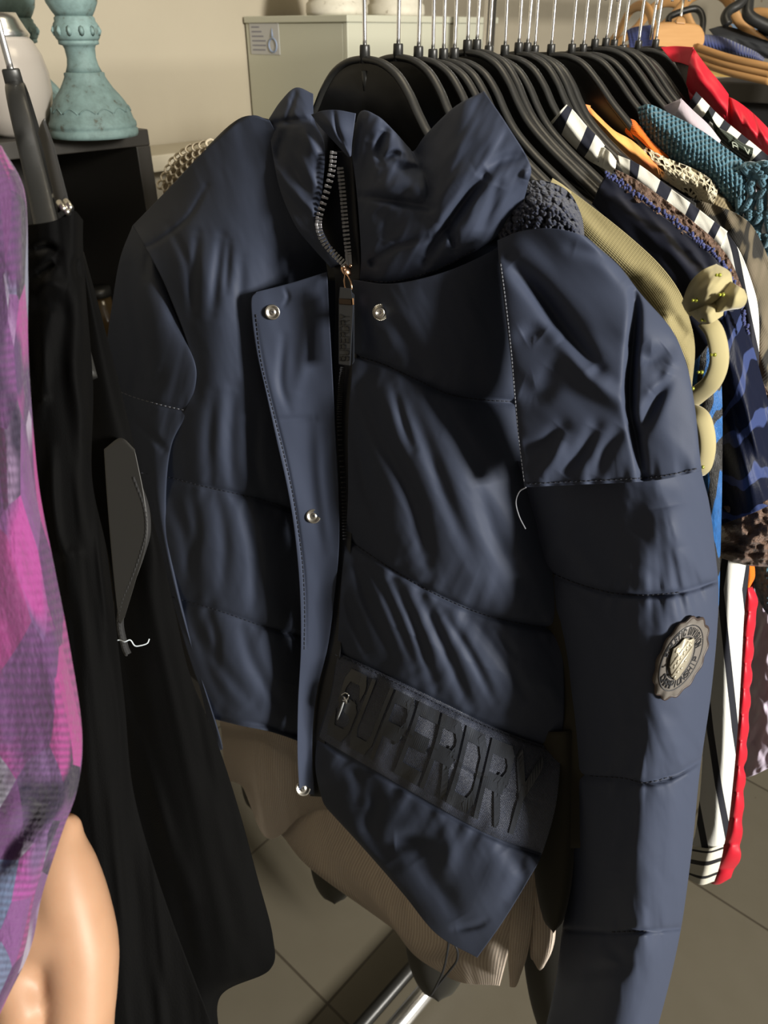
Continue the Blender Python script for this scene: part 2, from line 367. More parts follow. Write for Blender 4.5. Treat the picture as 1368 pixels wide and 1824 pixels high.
# right hand garments
KHAKI = knit('khaki_fine_knit', (.30, .255, .125), 900, 900, .6, .0006, .3)
KHAKIB = plain('khaki_jersey', (.36, .31, .16), .9, sheen=.3)
BEAD = plain('lime_gold_bead', (.42, .44, .06), .15, metal=.6)
t = NT('electric_blue_metallic_knit'); uv = t.uv(); n = t.noise(t.mapv(uv, (1, .35, 1)), 520, 3, .7); z = t.wave(t.mapv(uv, rot=.9), 9, 9, 'X', dscale=1.6)
n = t.math('POWER', n, 1.6); BLUE = t.fin(t.mix(t.ramp(z, [(.28, (0, 0, 0)), (.36, (1, 1, 1))]), (.008, .008, .009), t.mix(n, (.003, .018, .07), (.02, .26, .80))), .42, sheen=.2, normal=t.bump(n, .9, .0012), spec=.6)
t = NT('navy_burnout_velvet'); uv = t.uv(); z = t.wave(t.mapv(uv, (1, 1, 1), .2), 9.5, 4.5, 'Y', dscale=2.2); msk = t.ramp(z, [(.80, (0, 0, 0)), (.88, (1, 1, 1))])
DEVORE = t.fin(t.mix(msk, (.004, .006, .018), (.034, .050, .135)), .5, sheen=.05, sheenr=.3, sheent=(.45, .5, 1), normal=t.bump(t.noise(uv, 300, 3), .25, .0008), spec=.12)
FRINGE = plain('navy_chenille_edging', (.04, .05, .16), .85, sheen=.3)
t = NT('brown_crinkle_lurex'); uv = t.uv(); n = t.noise(uv, 70, 5, .7); n2 = t.noise(uv, 480, 3, .8)
BROWN = t.fin(t.mix(t.math('MULTIPLY', n, n2), (.012, .007, .005), (.62, .36, .24)), .38, metal=.3, sheen=.2, normal=t.bump(n, 1.0, .006, t.bump(n2, .7, .001)), spec=.6)
def stripes(name, a, b, lo=.36, axis=0, period=1.0, extra=None):
    t = NT(name); uv = t.uv(); sx = t.n('SeparateXYZ'); t.l(uv, sx.inputs[0]); f = t.math('FRACT', t.math('DIVIDE', sx.outputs[axis], period))
    return t.fin(t.mix(t.math('LESS_THAN', f, lo), a, b), .75, sheen=.1, normal=t.bump(t.noise(uv, 30, 3), .15, .002), spec=.25)
STRIPE = stripes('cream_navy_stripe', (.66, .65, .58), (.014, .016, .028), .36)
STRIPES = stripes('cream_black_sleeve_stripe', (.66, .66, .62), (.012, .013, .02), .27)
STRIPEC = stripes('cream_black_cuff_rib', (.64, .62, .53), (.012, .012, .014), .27, 1)
CREAMPL = plain('cream_poly', (.78, .76, .66), .7)
t = NT('tie_dye_orange'); n = t.noise(t.uv(), 22, 3); TIEDYE = t.fin(t.ramp(n, [(.34, (.62, .10, .06)), (.47, (.75, .30, .08)), (.6, (.80, .48, .14))]), .8, normal=t.bump(t.noise(t.uv(), 300, 2), .2, .0006))
ORANGE = knit('bright_orange_knit', (.82, .17, .012), 900, 700, .5, .0007, .3)
t = NT('cream_lace'); uv = t.uv(); v = t.vor(uv, 190, 'DISTANCE_TO_EDGE'); big = t.ramp(t.noise(uv, 36, 2), [(.40, (0, 0, 0)), (.5, (1, 1, 1))]); hole = t.math('MULTIPLY', t.math('GREATER_THAN', v, .17), big)
LACE = t.fin((.72, .64, .45), .9, sheen=.2, normal=t.bump(t.math('MINIMUM', v, .2), .8, .004), alpha=t.math('SUBTRACT', 1.0, hole))
TEAL = plain('teal_chunky_yarn', (.085, .185, .245), .9, sheen=.35, sheenr=.5)
t = NT('teal_moss_knit'); uv = t.uv(); v = t.vor(t.mapv(uv, (1, 1.25, 1)), 185, 'SMOOTH_F1', rnd=.55); TEALK = t.fin(t.mix(v, (.11, .235, .30), (.02, .042, .062)), .9, sheen=.35, normal=t.bump(v, -1.0, .005), spec=.15)
LILAC = NT('lilac_cotton'); LILAC = LILAC.fin((.52, .45, .50), .8, normal=LILAC.bump(LILAC.noise(LILAC.uv(), 30, 4), .35, .006), sheen=.1)
LILACD = NT('lilac_satin'); LILACD = LILACD.fin((.56, .50, .62), .5, normal=LILACD.bump(LILACD.noise(LILACD.mapv(LILACD.uv(), (1, .5, 1), .5), 16, 4), .8, .012))
RED = NT('red_nylon'); RED = RED.fin((.50, .006, .022), .48, normal=RED.bump(RED.noise(RED.uv(), 40, 3), .2, .003), sheen=.1)
t = NT('camo_stretch'); n = t.noise(t.mapv(t.uv(), (1, 1.8, 1)), 24, 1); CAMO = t.fin(t.ramp(n, [(.46, (.012, .011, .009)), (.5, (.10, .082, .052)), (.62, (.13, .105, .07))]), .85, normal=t.bump(t.wave(t.uv(), 120, .3, 'Y'), .35, .0007), sheen=.15)
GREENRIB = knit('dark_green_woven_trim', (.030, .040, .028), 500, 500, .6, .0008, .3)
MONO = stripes('monochrome_print', (.74, .73, .64), (.02, .022, .03), .42, 0, .028)
MUSTARD = plain('mustard_cotton', (.34, .22, .06), .8)
BROWNR = knit('taupe_rib_knit', (.25, .20, .115), 260, 600, .9, .0015, .5)
BLUERIB = knit('blue_rib_knit', (.055, .07, .20), 180, 500, .9, .002, .5)
DENIM = plain('black_denim', (.012, .013, .015), .85)
OLIVE = plain('dark_olive_wool', (.020, .018, .010), .9, sheen=.1)
t = NT('pale_wood'); n = t.noise(t.mapv(t.obj(), (3, 3, 30)), 8, 4); WOOD = t.fin(t.mix(n, (.40, .21, .075), (.50, .28, .115)), .45, normal=t.bump(n, .1, .001))
# room and background
t = NT('floor_tiles'); uv = t.uv(); br = t.n('TexBrick', offset=0.0, squash=1.0); t.l(uv, br.inputs['Vector'])
for k, v_ in (('Scale', 1.0), ('Brick Width', 1.0), ('Row Height', 1.0), ('Mortar Size', .0085), ('Mortar Smooth', .3), ('Bias', 0.0)): br.inputs[k].default_value = v_
br.inputs['Color1'].default_value = (.118, .104, .077, 1); br.inputs['Color2'].default_value = (.108, .096, .071, 1); br.inputs['Mortar'].default_value = (.028, .021, .014, 1)
n = t.noise(uv, 6, 4); n2 = t.noise(uv, 2.2, 2)
sp = t.ramp(t.vor(uv, 9.0), [(.030, (1, 1, 1)), (.05, (0, 0, 0))]); sp = t.math('MULTIPLY', sp, t.math('GREATER_THAN', t.noise(uv, 3.1, 0), .56))
c = t.mix(.25, br.outputs['Color'], t.mix(n, (.085, .074, .05), (.145, .13, .10))); c = t.mix(t.math('MULTIPLY', sp, .8), c, (.05, .035, .02))
FLOOR = t.fin(c, t.math('ADD', t.math('MULTIPLY', n2, .25), .30), normal=t.bump(br.outputs['Fac'], -.5, .002), spec=.4)
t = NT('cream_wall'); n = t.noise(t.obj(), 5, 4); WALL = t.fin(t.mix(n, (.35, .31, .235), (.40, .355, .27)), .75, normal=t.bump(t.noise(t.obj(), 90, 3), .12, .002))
WALLD = plain('darkened_unseen_wall', (.13, .12, .105), .8)  # unseen walls and ceiling coloured dark to cut bounced fill light
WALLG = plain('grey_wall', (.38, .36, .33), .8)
WHITE = NT('white_painted_board'); WHITE = WHITE.fin(WHITE.mix(WHITE.noise(WHITE.obj(), 3, 3), (.46, .46, .37), (.52, .52, .42)), .35)
TRIM = plain('cream_trim', (.52, .47, .36), .6)
BLACKW = NT('black_stained_wood'); BLACKW = BLACKW.fin((.030, .027, .023), .5, normal=BLACKW.bump(BLACKW.noise(BLACKW.obj(), 60, 3), .15, .001))
t = NT('distressed_teal_paint'); n = t.noise(t.obj(), 55, 5, .65); TEALP = t.fin(t.ramp(n, [(.30, (.085, .075, .05)), (.40, (.16, .24, .235)), (.6, (.21, .315, .31))]), .7, normal=t.bump(n, .25, .002))
t = NT('distressed_white_paint'); n = t.noise(t.obj(), 45, 5, .65); WHITEP = t.fin(t.ramp(n, [(.28, (.16, .12, .08)), (.36, (.55, .52, .43)), (.6, (.60, .57, .48))]), .6)
CERAM = plain('white_glazed_ceramic', (.45, .41, .37), .25, coat=.3)
PAPER = plain('pale_label_paper', (.46, .46, .45), .6)
INK = plain('grey_ink', (.20, .20, .24), .6)
INKB = plain('blue_ink', (.22, .28, .40), .6)
AMBER = plain('dark_amber_glass', (.06, .04, .018), .15)
# ------------------------------------------------------------------ the room
WB, WF, WL, WR, CEIL = 1.55, -3.0, -2.4, 4.2, 2.65
def quadbox(name, pts, mat, d, kind='structure'):
    mb = MB(); mb.prism(pts, d); o = mb.build(name, mat, None, smooth=False); return tag(o, kind=kind)
TA = math.radians(48.3); TO = np.array([-.0685, .475])*1.5; TS = .336
def fl_uv(p):
    d = np.asarray(p)[:, :2] - TO; c, s = math.cos(TA), math.sin(TA)
    return np.stack([(d[:, 0]*c + d[:, 1]*s)/TS, (-d[:, 0]*s + d[:, 1]*c)/TS], -1)
fp = np.array([AB(WL, WF, 0), AB(WR, WF, 0), AB(WR, WB, 0), AB(WL, WB, 0)]); fv = np.vstack([fp, fp - [0, 0, .1]])
fo = mesh_obj('floor', fv, [(0, 1, 2, 3), (7, 6, 5, 4), (0, 4, 5, 1), (1, 5, 6, 2), (2, 6, 7, 3), (3, 7, 4, 0)], FLOOR, None, False, fl_uv(fv)); tag(fo, kind='structure')
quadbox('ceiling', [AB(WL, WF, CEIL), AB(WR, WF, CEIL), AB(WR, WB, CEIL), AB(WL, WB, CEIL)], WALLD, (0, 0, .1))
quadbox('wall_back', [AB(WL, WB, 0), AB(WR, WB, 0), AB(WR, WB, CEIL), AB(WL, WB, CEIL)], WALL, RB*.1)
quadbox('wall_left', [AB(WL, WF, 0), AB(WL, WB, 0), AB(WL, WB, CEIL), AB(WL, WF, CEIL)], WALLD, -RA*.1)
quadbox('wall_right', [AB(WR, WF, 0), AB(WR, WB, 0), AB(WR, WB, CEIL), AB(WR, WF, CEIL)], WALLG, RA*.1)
# the front wall behind the camera holds the shop window the daylight comes through
w0, w1, z0, z1 = -.55, .95, 1.3, 2.55
mb = MB()
for a0, a1, b0, b1 in ((WL, w0, 0, CEIL), (w1, WR, 0, CEIL), (w0, w1, 0, z0), (w0, w1, z1, CEIL)):
    mb.prism([AB(a0, WF, b0), AB(a1, WF, b0), AB(a1, WF, b1), AB(a0, WF, b1)], -RB*.1)
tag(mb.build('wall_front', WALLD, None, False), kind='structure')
mb = MB()
for a0, a1, b0, b1 in ((w0, w0 + .05, z0, z1), (w1 - .05, w1, z0, z1), (w0, w1, z0, z0 + .05), (w0, w1, z1 - .05, z1)):
    mb.prism([AB(a0, WF, b0), AB(a1, WF, b0), AB(a1, WF, b1), AB(a0, WF, b1)], -RB*.08)
tag(mb.build('window_1', TRIM, None, False), kind='structure')
# low ledge along the back wall
mb = MB(); mb.box(AB(1.32, 1.48, 1.285), RA*.52, RB*.069, (0, 0, .015)); tag(mb.build('trim_1', TRIM, None, False, bevel=.003), kind='structure')

# ------------------------------------------------------------------ clothes rack
HZ = float(N0[2])
RAILB = float(N0 @ RB); A0 = float(N0 @ RA)
RZ = HZ + .078
rk = thing('clothes_rack', 'chrome clothes rail whose base tube shows on the floor tiles below the navy jacket', 'clothes rack', AB(A0 + .5, RAILB, 0))
mb = MB(); mb.tube([AB(A0 - .62, RAILB, RZ), AB(A0 + 1.02, RAILB, RZ)], .0125, 20); mb.build('rail', CHROME, rk)
mb = MB(); mb.tube([AB(A0 - .62, .428, .055), AB(A0 + 1.02, .428, .055)], .016, 20); mb.build('base_tube', CHROME, rk)
mb = MB(); mb.tube([AB(A0 - .62, .475, .048), AB(A0 + 1.02, .475, .048)], .012, 16); mb.build('base_tube', PLASTIC, rk, label='black tube alongside the chrome base tube')  # thinner black tube drawn next to the chrome one
for a in (A0 - .61, A0 + 1.0):
    mb = MB(); mb.tube([AB(a, RAILB, .05), AB(a, RAILB, RZ)], .0125, 16); mb.build('post', CHROME, rk)
    mb = MB(); mb.tube([AB(a, RAILB - .26, .03), AB(a, RAILB + .26, .03)], .0125, 16); mb.build('foot', CHROME, rk)

# ------------------------------------------------------------------ hangers
PRO = np.array([(0, 0), (.018, -.0025), (.034, -.010), (.047, -.023), (.057, -.037), (.070, -.052), (.092, -.069), (.125, -.090), (.165, -.115), (.205, -.140), (.222, -.154)])
PRO_FLAT = np.array([(0, 0), (.020, -.001), (.038, -.007), (.056, -.021), (.075, -.039), (.098, -.058), (.125, -.082), (.160, -.115), (.200, -.150), (.214, -.164)])
def hanger_proto(PRO):
    t = thing('coat_hanger', 'x', 'hanger', (0, 0, 0), 'black plastic hangers on the chrome rail')
    p = cr(PRO, 44); top = np.concatenate([p[::-1]*[-1, 1], p[1:]])
    mb = MB(); pts = np.stack([top[:, 0], 0*top[:, 0], top[:, 1]], -1)
    ax = np.abs(top[:, 0])
    mb.tube(pts, np.interp(ax, [0, .05, .12, .222], [.0042, .0048, .0058, .0075]), 10, ry=np.interp(ax, [0, .06, .222], [.0028, .003, .0045]), up=(0, 0, 1))
    bot = np.interp(ax, [0, .05, .10, .16, .222], [-.078, -.084, -.090, -.112, -.150]); m = len(top)
    v = []; f = []
    for y in (-.0012, .0012):
        for k in range(m): v += [(top[k, 0], y, top[k, 1]), (top[k, 0], y, min(bot[k], top[k, 1] - .006))]
    for k in range(m - 1):
        f += [(2*k, 2*k + 1, 2*k + 3, 2*k + 2), (2*m + 2*k, 2*m + 2*k + 2, 2*m + 2*k + 3, 2*m + 2*k + 1), (2*k + 1, 2*m + 2*k + 1, 2*m + 2*k + 3, 2*k + 3)]
    mb.add(v, f)
    mb.tube([(x, 0, z) for x, z in zip(top[:, 0], bot)], np.interp(ax, [0, .1, .222], [.002, .003, .005]), 8)
    mb.tube([(0, 0, -.022), (0, 0, -.008)], [.0016, .0034], 10)
    mb.build('body', PLASTIC, t)
    mb = MB(); mb.lathe([(.0001, -.003), (.0042, -.003), (.0040, .0085), (.0036, .0095), (.0001, .0095)], (0, 0, 0), 18); mb.build('neck', PLASTIC, t)
    hp = [(0, 0, .006), (0, 0, .03), (0, 0, .046)]; R = .0165; cx = R; cz = .046 + .016
    hp += [(cx - R*math.cos(a), 0, cz - .012 + R*math.sin(a)*1.0 + .0) for a in np.linspace(.35, 3.4, 16)]
    mb = MB(); mb.tube(cr(np.array(hp), 60), .0016, 10); mb.build('hook', CHROME, t)
    return t
ORD = 'first second third fourth fifth sixth seventh eighth ninth tenth eleventh twelfth thirteenth fourteenth fifteenth sixteenth seventeenth eighteenth nineteenth twentieth twenty-first twenty-second twenty-third twenty-fourth twenty-fifth'.split()
def s_of_u(u, z=HZ):
    lo, hi = -.3, 2.0
    for _ in range(50):
        m = (lo + hi)/2; uu = proj(AB(A0 + m, RAILB, z))[0]
        lo, hi = (m, hi) if uu < u else (lo, m)
    return (lo + hi)/2
HP = hanger_proto(PRO)
HP2 = hanger_proto(PRO_FLAT)
HU = [650, 709, 745, 771, 790, 809, 832, 848, 870, 899, 923, 938, 952, 981, 1018, 1038, 1058, 1077, 1092, 1109, 1136, 1166]
for i, u in enumerate(HU):
    src = HP if i <= 12 else HP2
    if i == 0: h = HP
    elif i == 13: h = HP2
    else:
        h = src.copy(); COL.objects.link(h)
        for ch in list(src.children):
            c = ch.copy(); COL.objects.link(c); c.parent = h
    s = s_of_u(u)
    yaw = -math.pi/2 + AZ + random.uniform(-.04, .03) + (0.02 if i == 0 else 0.0)
    h.location = tuple(AB(A0 + s, RAILB, HZ + (random.uniform(-.004, .003) if i else 0)))
    h.rotation_euler = ((0 if i == 0 else random.uniform(-.02, .06)), 0, yaw)
    h['label'] = 'black plastic hanger carrying the navy puffer jacket, frontmost on the chrome rail' if i == 0 else 'black plastic hanger with straight chrome hook, %s behind the navy jacket hanger' % ORD[i - 1]
HS = [s_of_u(u) for u in HU]; print('HS', [round(x, 3) for x in HS])
# hanger seen edge on at the far left, carrying the black velvet dress
h = HP.copy(); COL.objects.link(h)
for ch in list(HP.children):
    c = ch.copy(); COL.objects.link(c); c.parent = h
h.location = tuple(P(26, 150, .54)); h.rotation_euler = (0.05, 0.05, math.radians(-70)); h.scale = (0.74, 1.5, 1.0)
h['label'] = 'black plastic hanger seen edge-on at far left above the black velvet dress'; del h['group']

# ------------------------------------------------------------------ shelf, candlesticks, jug
SHZ = 1.365; SHB = 1.232; SHA = .757
sh = thing('bookshelf', 'black wooden open bookshelf under the teal candlesticks', 'shelf', AB(.2, 1.38, 0))
def board(a0, a1, b0, b1, z0, z1, name, par, mat=BLACKW):
    mb = MB(); mb.box(AB((a0 + a1)/2, (b0 + b1)/2, (z0 + z1)/2), RA*(a1 - a0)/2, RB*(b1 - b0)/2, (0, 0, (z1 - z0)/2)); return mb.build(name, mat, par, False, bevel=.0015)
board(-.05, SHA, SHB, WB - .005, SHZ - .024, SHZ, 'top_board', sh)
board(SHA - .026, SHA, SHB, WB - .005, 0, SHZ - .024, 'side_panel', sh); board(-.05, -.024, SHB, WB - .005, 0, SHZ - .024, 'side_panel', sh)
board(-.024, SHA - .026, WB - .02, WB - .006, .05, SHZ - .024, 'back_panel', sh)
for z in (.06, .50, .96): board(-.024, SHA - .026, SHB + .004, WB - .02, z, z + .022, 'shelf_board', sh)
def candlestick(u, v, b_off, label):
    # stand it on the shelf top: find the distance where the ray meets the top
    r = P(u, v, 1.0) - np.array([0, 0, CAMZ]); t = (SHZ - CAMZ)/r[2]; c = P(u, v, t); k = t/1.19
    th = thing('candlestick', label, 'candlestick', c, 'teal candlesticks on the black shelf')
    px = .000869*.97; pz = .00078
    def L(pr, dn=0): return [(r_*px, (243 - v_)*pz) for r_, v_ in pr]
    mb = MB(); mb.lathe([(.0001, 0)] + L([(74, 243), (76, 238), (76, 231), (73, 228), (75, 226), (75, 219), (71, 213), (69, 205), (66, 194), (61, 184), (53, 172), (45, 162), (38, 150), (34, 142), (34, 136), (29, 134)]) + [(.0001, (243 - 134)*pz)], c, 48); mb.build('base', TEALP, th)
    mb = MB(); mb.lathe([(.0001, (243 - 134)*pz)] + L([(30, 134), (26, 124), (24, 112), (25, 97), (27, 92), (33, 90), (33, 84)]) + [(.0001, (243 - 84)*pz)], c, 40); mb.build('stem', TEALP, th)
    rp = L([(33, 84), (36, 80), (38, 72), (38, 66), (36, 58), (33, 54), (33, 49), (30, 46)]); mb = MB(); mb.lathe([(.0001, rp[0][1])] + rp + [(.0001, rp[-1][1])], c, 40)
    for k_ in range(12):
        a = k_*math.pi/6; ax_ = np.array([math.cos(a), math.sin(a), 0]); mb.lathe([(.0001, -.003), (.0042, 0), (.0001, .003)], c + ax_*(38*px) + np.array([0, 0, (243 - 69)*pz]), 8, np.cross(ax_, (0, 0, 1))*1.0, np.array([0, 0, 1.6]), ax_)
    mb.build('carved_ring', TEALP, th)
    mb = MB(); mb.lathe([(.0001, (243 - 46)*pz)] + L([(30, 46), (35, 38), (41, 26), (44, 12), (44, -4), (40, -18), (31, -30), (26, -40), (27, -55), (40, -62), (40, -70)]) + [(.0001, (243 + 70)*pz)], c, 40); mb.build('bulb', TEALP, th)
    # scalloped carving round the foot
    mb = MB()
    for k_ in range(14):
        a = k_*2*math.pi/14; rr = 66*px; pts = []
        for x in np.linspace(-1, 1, 9):
            aa = a + x*.2; vv = 196 - 8*abs(x)**1.6*-1 - 4; r2 = np.interp(vv, [172, 184, 194, 205], [53, 61, 66, 69])*px + .0004; pts.append(c + np.array([math.cos(aa)*r2, math.sin(aa)*r2, (243 - vv)*pz]))
        mb.tube(pts, .0009, 6)
    mb.build('carving', TEALP, th)
candlestick(170, 242, 0, 'distressed teal turned candlestick nearest the right corner of the black shelf')
candlestick(66, 218, 0, 'distressed teal turned candlestick further back, behind the white jug')
# white jug
r = P(38, 238, 1.0) - np.array([0, 0, CAMZ]); tj = (SHZ - CAMZ)/r[2]; c = P(38, 246, tj*.98); c[2] = SHZ
jg = thing('jug', 'round white glazed jug with silver rim on the shelf at far left', 'jug', c)
k = .000869*tj/1.19*.95
mb = MB(); mb.lathe([(.0001, 0), (34*k, 0), (48*k, 8*k), (62*k, 34*k), (70*k, 70*k), (70*k, 100*k), (64*k, 128*k), (54*k, 148*k), (46*k, 156*k), (.0001, 156*k)], c, 48); mb.build('body', CERAM, jg)
mb = MB(); mb.lathe([(40*k, 154*k), (49*k, 152*k), (52*k, 158*k), (47*k, 166*k), (40*k, 180*k), (36*k, 190*k), (32*k, 190*k), (36*k, 170*k)], c, 48); mb.build('rim', CHROME, jg, label='silver metal rim')
# wooden post behind the jug
mb = MB(); cpt = P(30, 60, 1.34); cpt[2] = SHZ; mb.box(cpt + np.array([0, 0, .20]), RA*.014, RB*.012, (0, 0, .20)); tag(mb.build('wooden_post', plain('brown_wood', (.33, .22, .13), .6), None, False, bevel=.002), 'plain brown wooden post standing behind the jug at the left edge', 'post')
# ------------------------------------------------------------------ white cabinet with label, pots on top
CB = 1.235
def on_plane_b(u, v, b):
    r = P(u, v, 1.0) - np.array([0, 0, CAMZ]); return np.array([0, 0, CAMZ]) + r*(b/(r @ RB))
c0 = on_plane_b(618, 26, CB); c1 = on_plane_b(752, 18, CB); c2 = on_plane_b(885, 12, CB)
a0, a1, a2 = [float(k @ RA) for k in (c0, c1, c2)]; CT = float(c0[2])
cab = thing('cabinet', 'tall white cabinet with a paper label in its top left corner', 'cabinet', AB((a0 + a2)/2, CB + .15, 0))
board(a0, a2, CB + .012, WB - .006, 0, CT - .012, 'carcass', cab, WHITE)
board(a0, a1 - .0012, CB, CB + .012, .04, CT - .012, 'door', cab, WHITE); board(a1 + .0012, a2, CB, CB + .012, .04, CT - .012, 'door', cab, WHITE)
board(a0 - .004, a2 + .004, CB - .004, WB - .006, CT - .012, CT, 'top_board', cab, WHITE)
def on_plane_a(u, v, a):
    r = P(u, v, 1.0) - np.array([0, 0, CAMZ]); return np.array([0, 0, CAMZ]) + r*(a/(r @ RA))
l0 = on_plane_a(441, 37, a0 - .004); l1 = on_plane_a(497, 98, a0 - .004); lb0, lb1 = min(float(l0 @ RB), WB - .012), float(l1 @ RB); lz1, lz0 = float(l0[2]), float(l1[2])
lb = board(a0 - .0012, a0 - .0001, lb1, lb0, lz0, lz1, 'paper_label', cab, PAPER)
mb = MB(); lw_ = lb0 - lb1
for k, (x0, x1) in enumerate([(.05, .95), (.08, .35), (.08, .42), (.08, .48), (.08, .55), (.08, .55), (.08, .52)]):
    z = lz1 - (lz1 - lz0)*(.05 + .135*k); mb.box(AB(a0 - .0014, lb0 - lw_*(x0 + x1)/2, z), RA*.0002, RB*lw_*(x1 - x0)/2, (0, 0, .0012 if k else .002))
mb.build('printing', INK, lb, False)
mb = MB(); cc = AB(a0 - .0016, lb0 - lw_*.78, lz0 + (lz1 - lz0)*.28); rr = lw_*.13
mb.tube([cc + RB*rr*math.cos(a) + np.array([0, 0, rr*1.0*math.sin(a)]) for a in np.linspace(0, 2*math.pi, 25)[:-1]], .0016, 8, closed=True)
mb.tube([cc + np.array([0, 0, rr*1.2]), cc + np.array([0, 0, rr*2.4])], [.0022, .0006], 8); mb.build('ring_picture', INKB, lb)
for u, rad, lab in ((600, .062, 'distressed white pot on the cabinet top, left of the frontmost chrome hook'), (705, .062, 'distressed white pot on the cabinet top, behind the second chrome hook')):
    p = on_plane_b(u, 18, CB + .085); a_ = float(p @ RA); c = AB(a_, CB + .085, CT)
    mb = MB(); mb.lathe([(.0001, 0), (rad*.97, 0), (rad, .006), (rad*.98, .02), (rad*.9, .024), (rad*.93, .032), (rad*.8, .06), (rad*.55, .10), (rad*.5, .14), (.0001, .14)], c, 48)
    tag(mb.build('pot', WHITEP, None), lab, 'pot', 'white pots on the cabinet')
# ------------------------------------------------------------------ navy puffer jacket
jk = thing('puffer_jacket', 'navy quilted puffer jacket with open snap placket on the frontmost hanger', 'jacket', N0)
# --- left front panel
LS = [[(250, 842), (300, 850), (370, 868), (465, 890), (540, 915)], [(290, 1060), (315, 1066), (390, 1088), (470, 1116), (540, 1135)], [(372, 1272), (430, 1284), (480, 1294), (545, 1312)]]
def d_left(U, V, S, T):
    d = quilt(U, V, LS, .016, 40, .003, 5, .0040, 34, 40, 3)
    d += crease(U, V, [(240, 425), (262, 440), (330, 392), (368, 330)], 5, -.003)
    for p, w_, a in (([(352, 415), (345, 500), (343, 560)], 9, -.005), ([(395, 420), (385, 500), (378, 560)], 10, -.006), ([(408, 430), (402, 520)], 7, -.004),
                     ([(430, 460), (428, 560)], 10, -.003), ([(300, 400), (330, 460), (345, 540)], 8, -.003),
                     ([(380, 700), (372, 780), (375, 860)], 12, -.006), ([(415, 690), (410, 800), (420, 880)], 13, -.007), ([(455, 720), (452, 820), (470, 900)], 12, -.006),
                     ([(300, 880), (330, 960), (345, 1060)], 14, -.006), ([(340, 875), (350, 950), (330, 1030)], 11, -.005), ([(385, 880), (400, 960), (395, 1060)], 12, -.005), ([(430, 890), (455, 990), (450, 1100)], 13, -.006),
                     ([(330, 1080), (372, 1160), (450, 1255)], 13, -.008), ([(372, 1090), (385, 1140), (385, 1180)], 9, -.005), ([(430, 1110), (450, 1180), (500, 1260)], 12, -.006), ([(350, 1140), (390, 1230), (430, 1270)], 12, -.006)):
        d += crease(U, V, p, w_, a)
    d += .0022*wr(U, V, 82, 260, 60, 11) + .0004*wr(U, V, 70, 60, 18, 12)
    return d
LP = patch('front_panel', [
 [(236, 402, -0.011), (300, 336, -0.003), (370, 263, 0.001), (440, 208, -0.006), (480, 214, -0.012)],
 [(258, 440, 0.031), (330, 415, 0.033), (420, 395, 0.016), (520, 398, -0.014), (592, 430, -0.042)],
 [(300, 522, 0.054), (370, 512, 0.056), (440, 505, 0.024), (530, 492, -0.028), (602, 490, -0.072)],
 [(345, 660, 0.060), (390, 652, 0.058), (460, 645, 0.020), (540, 642, -0.038), (602, 642, -0.080)],
 [(318, 760, 0.060), (380, 760, 0.060), (450, 770, 0.022), (540, 780, -0.038), (608, 780, -0.080)],
 [(278, 850, 0.060), (370, 870, 0.060), (450, 890, 0.020), (530, 920, -0.040), (606, 930, -0.080)],
 [(276, 960, 0.060), (360, 980, 0.060), (450, 1010, 0.020), (530, 1050, -0.040), (600, 1060, -0.080)],
 [(306, 1065, 0.060), (390, 1085, 0.060), (470, 1112, 0.018), (540, 1130, -0.042), (582, 1132, -0.080)],
 [(340, 1180, 0.060), (400, 1200, 0.062), (470, 1220, 0.020), (530, 1240, -0.042), (562, 1242, -0.080)],
 [(378, 1280, 0.050), (430, 1293, 0.052), (480, 1303, 0.012), (530, 1320, -0.046), (548, 1332, -0.084)]], NAVY, jk, nu=330, nv=150, disp=d_left, thick=.02)
for s_ in LS[:2]: stitch(LP, s_, THREAD, jk, 8, 5)
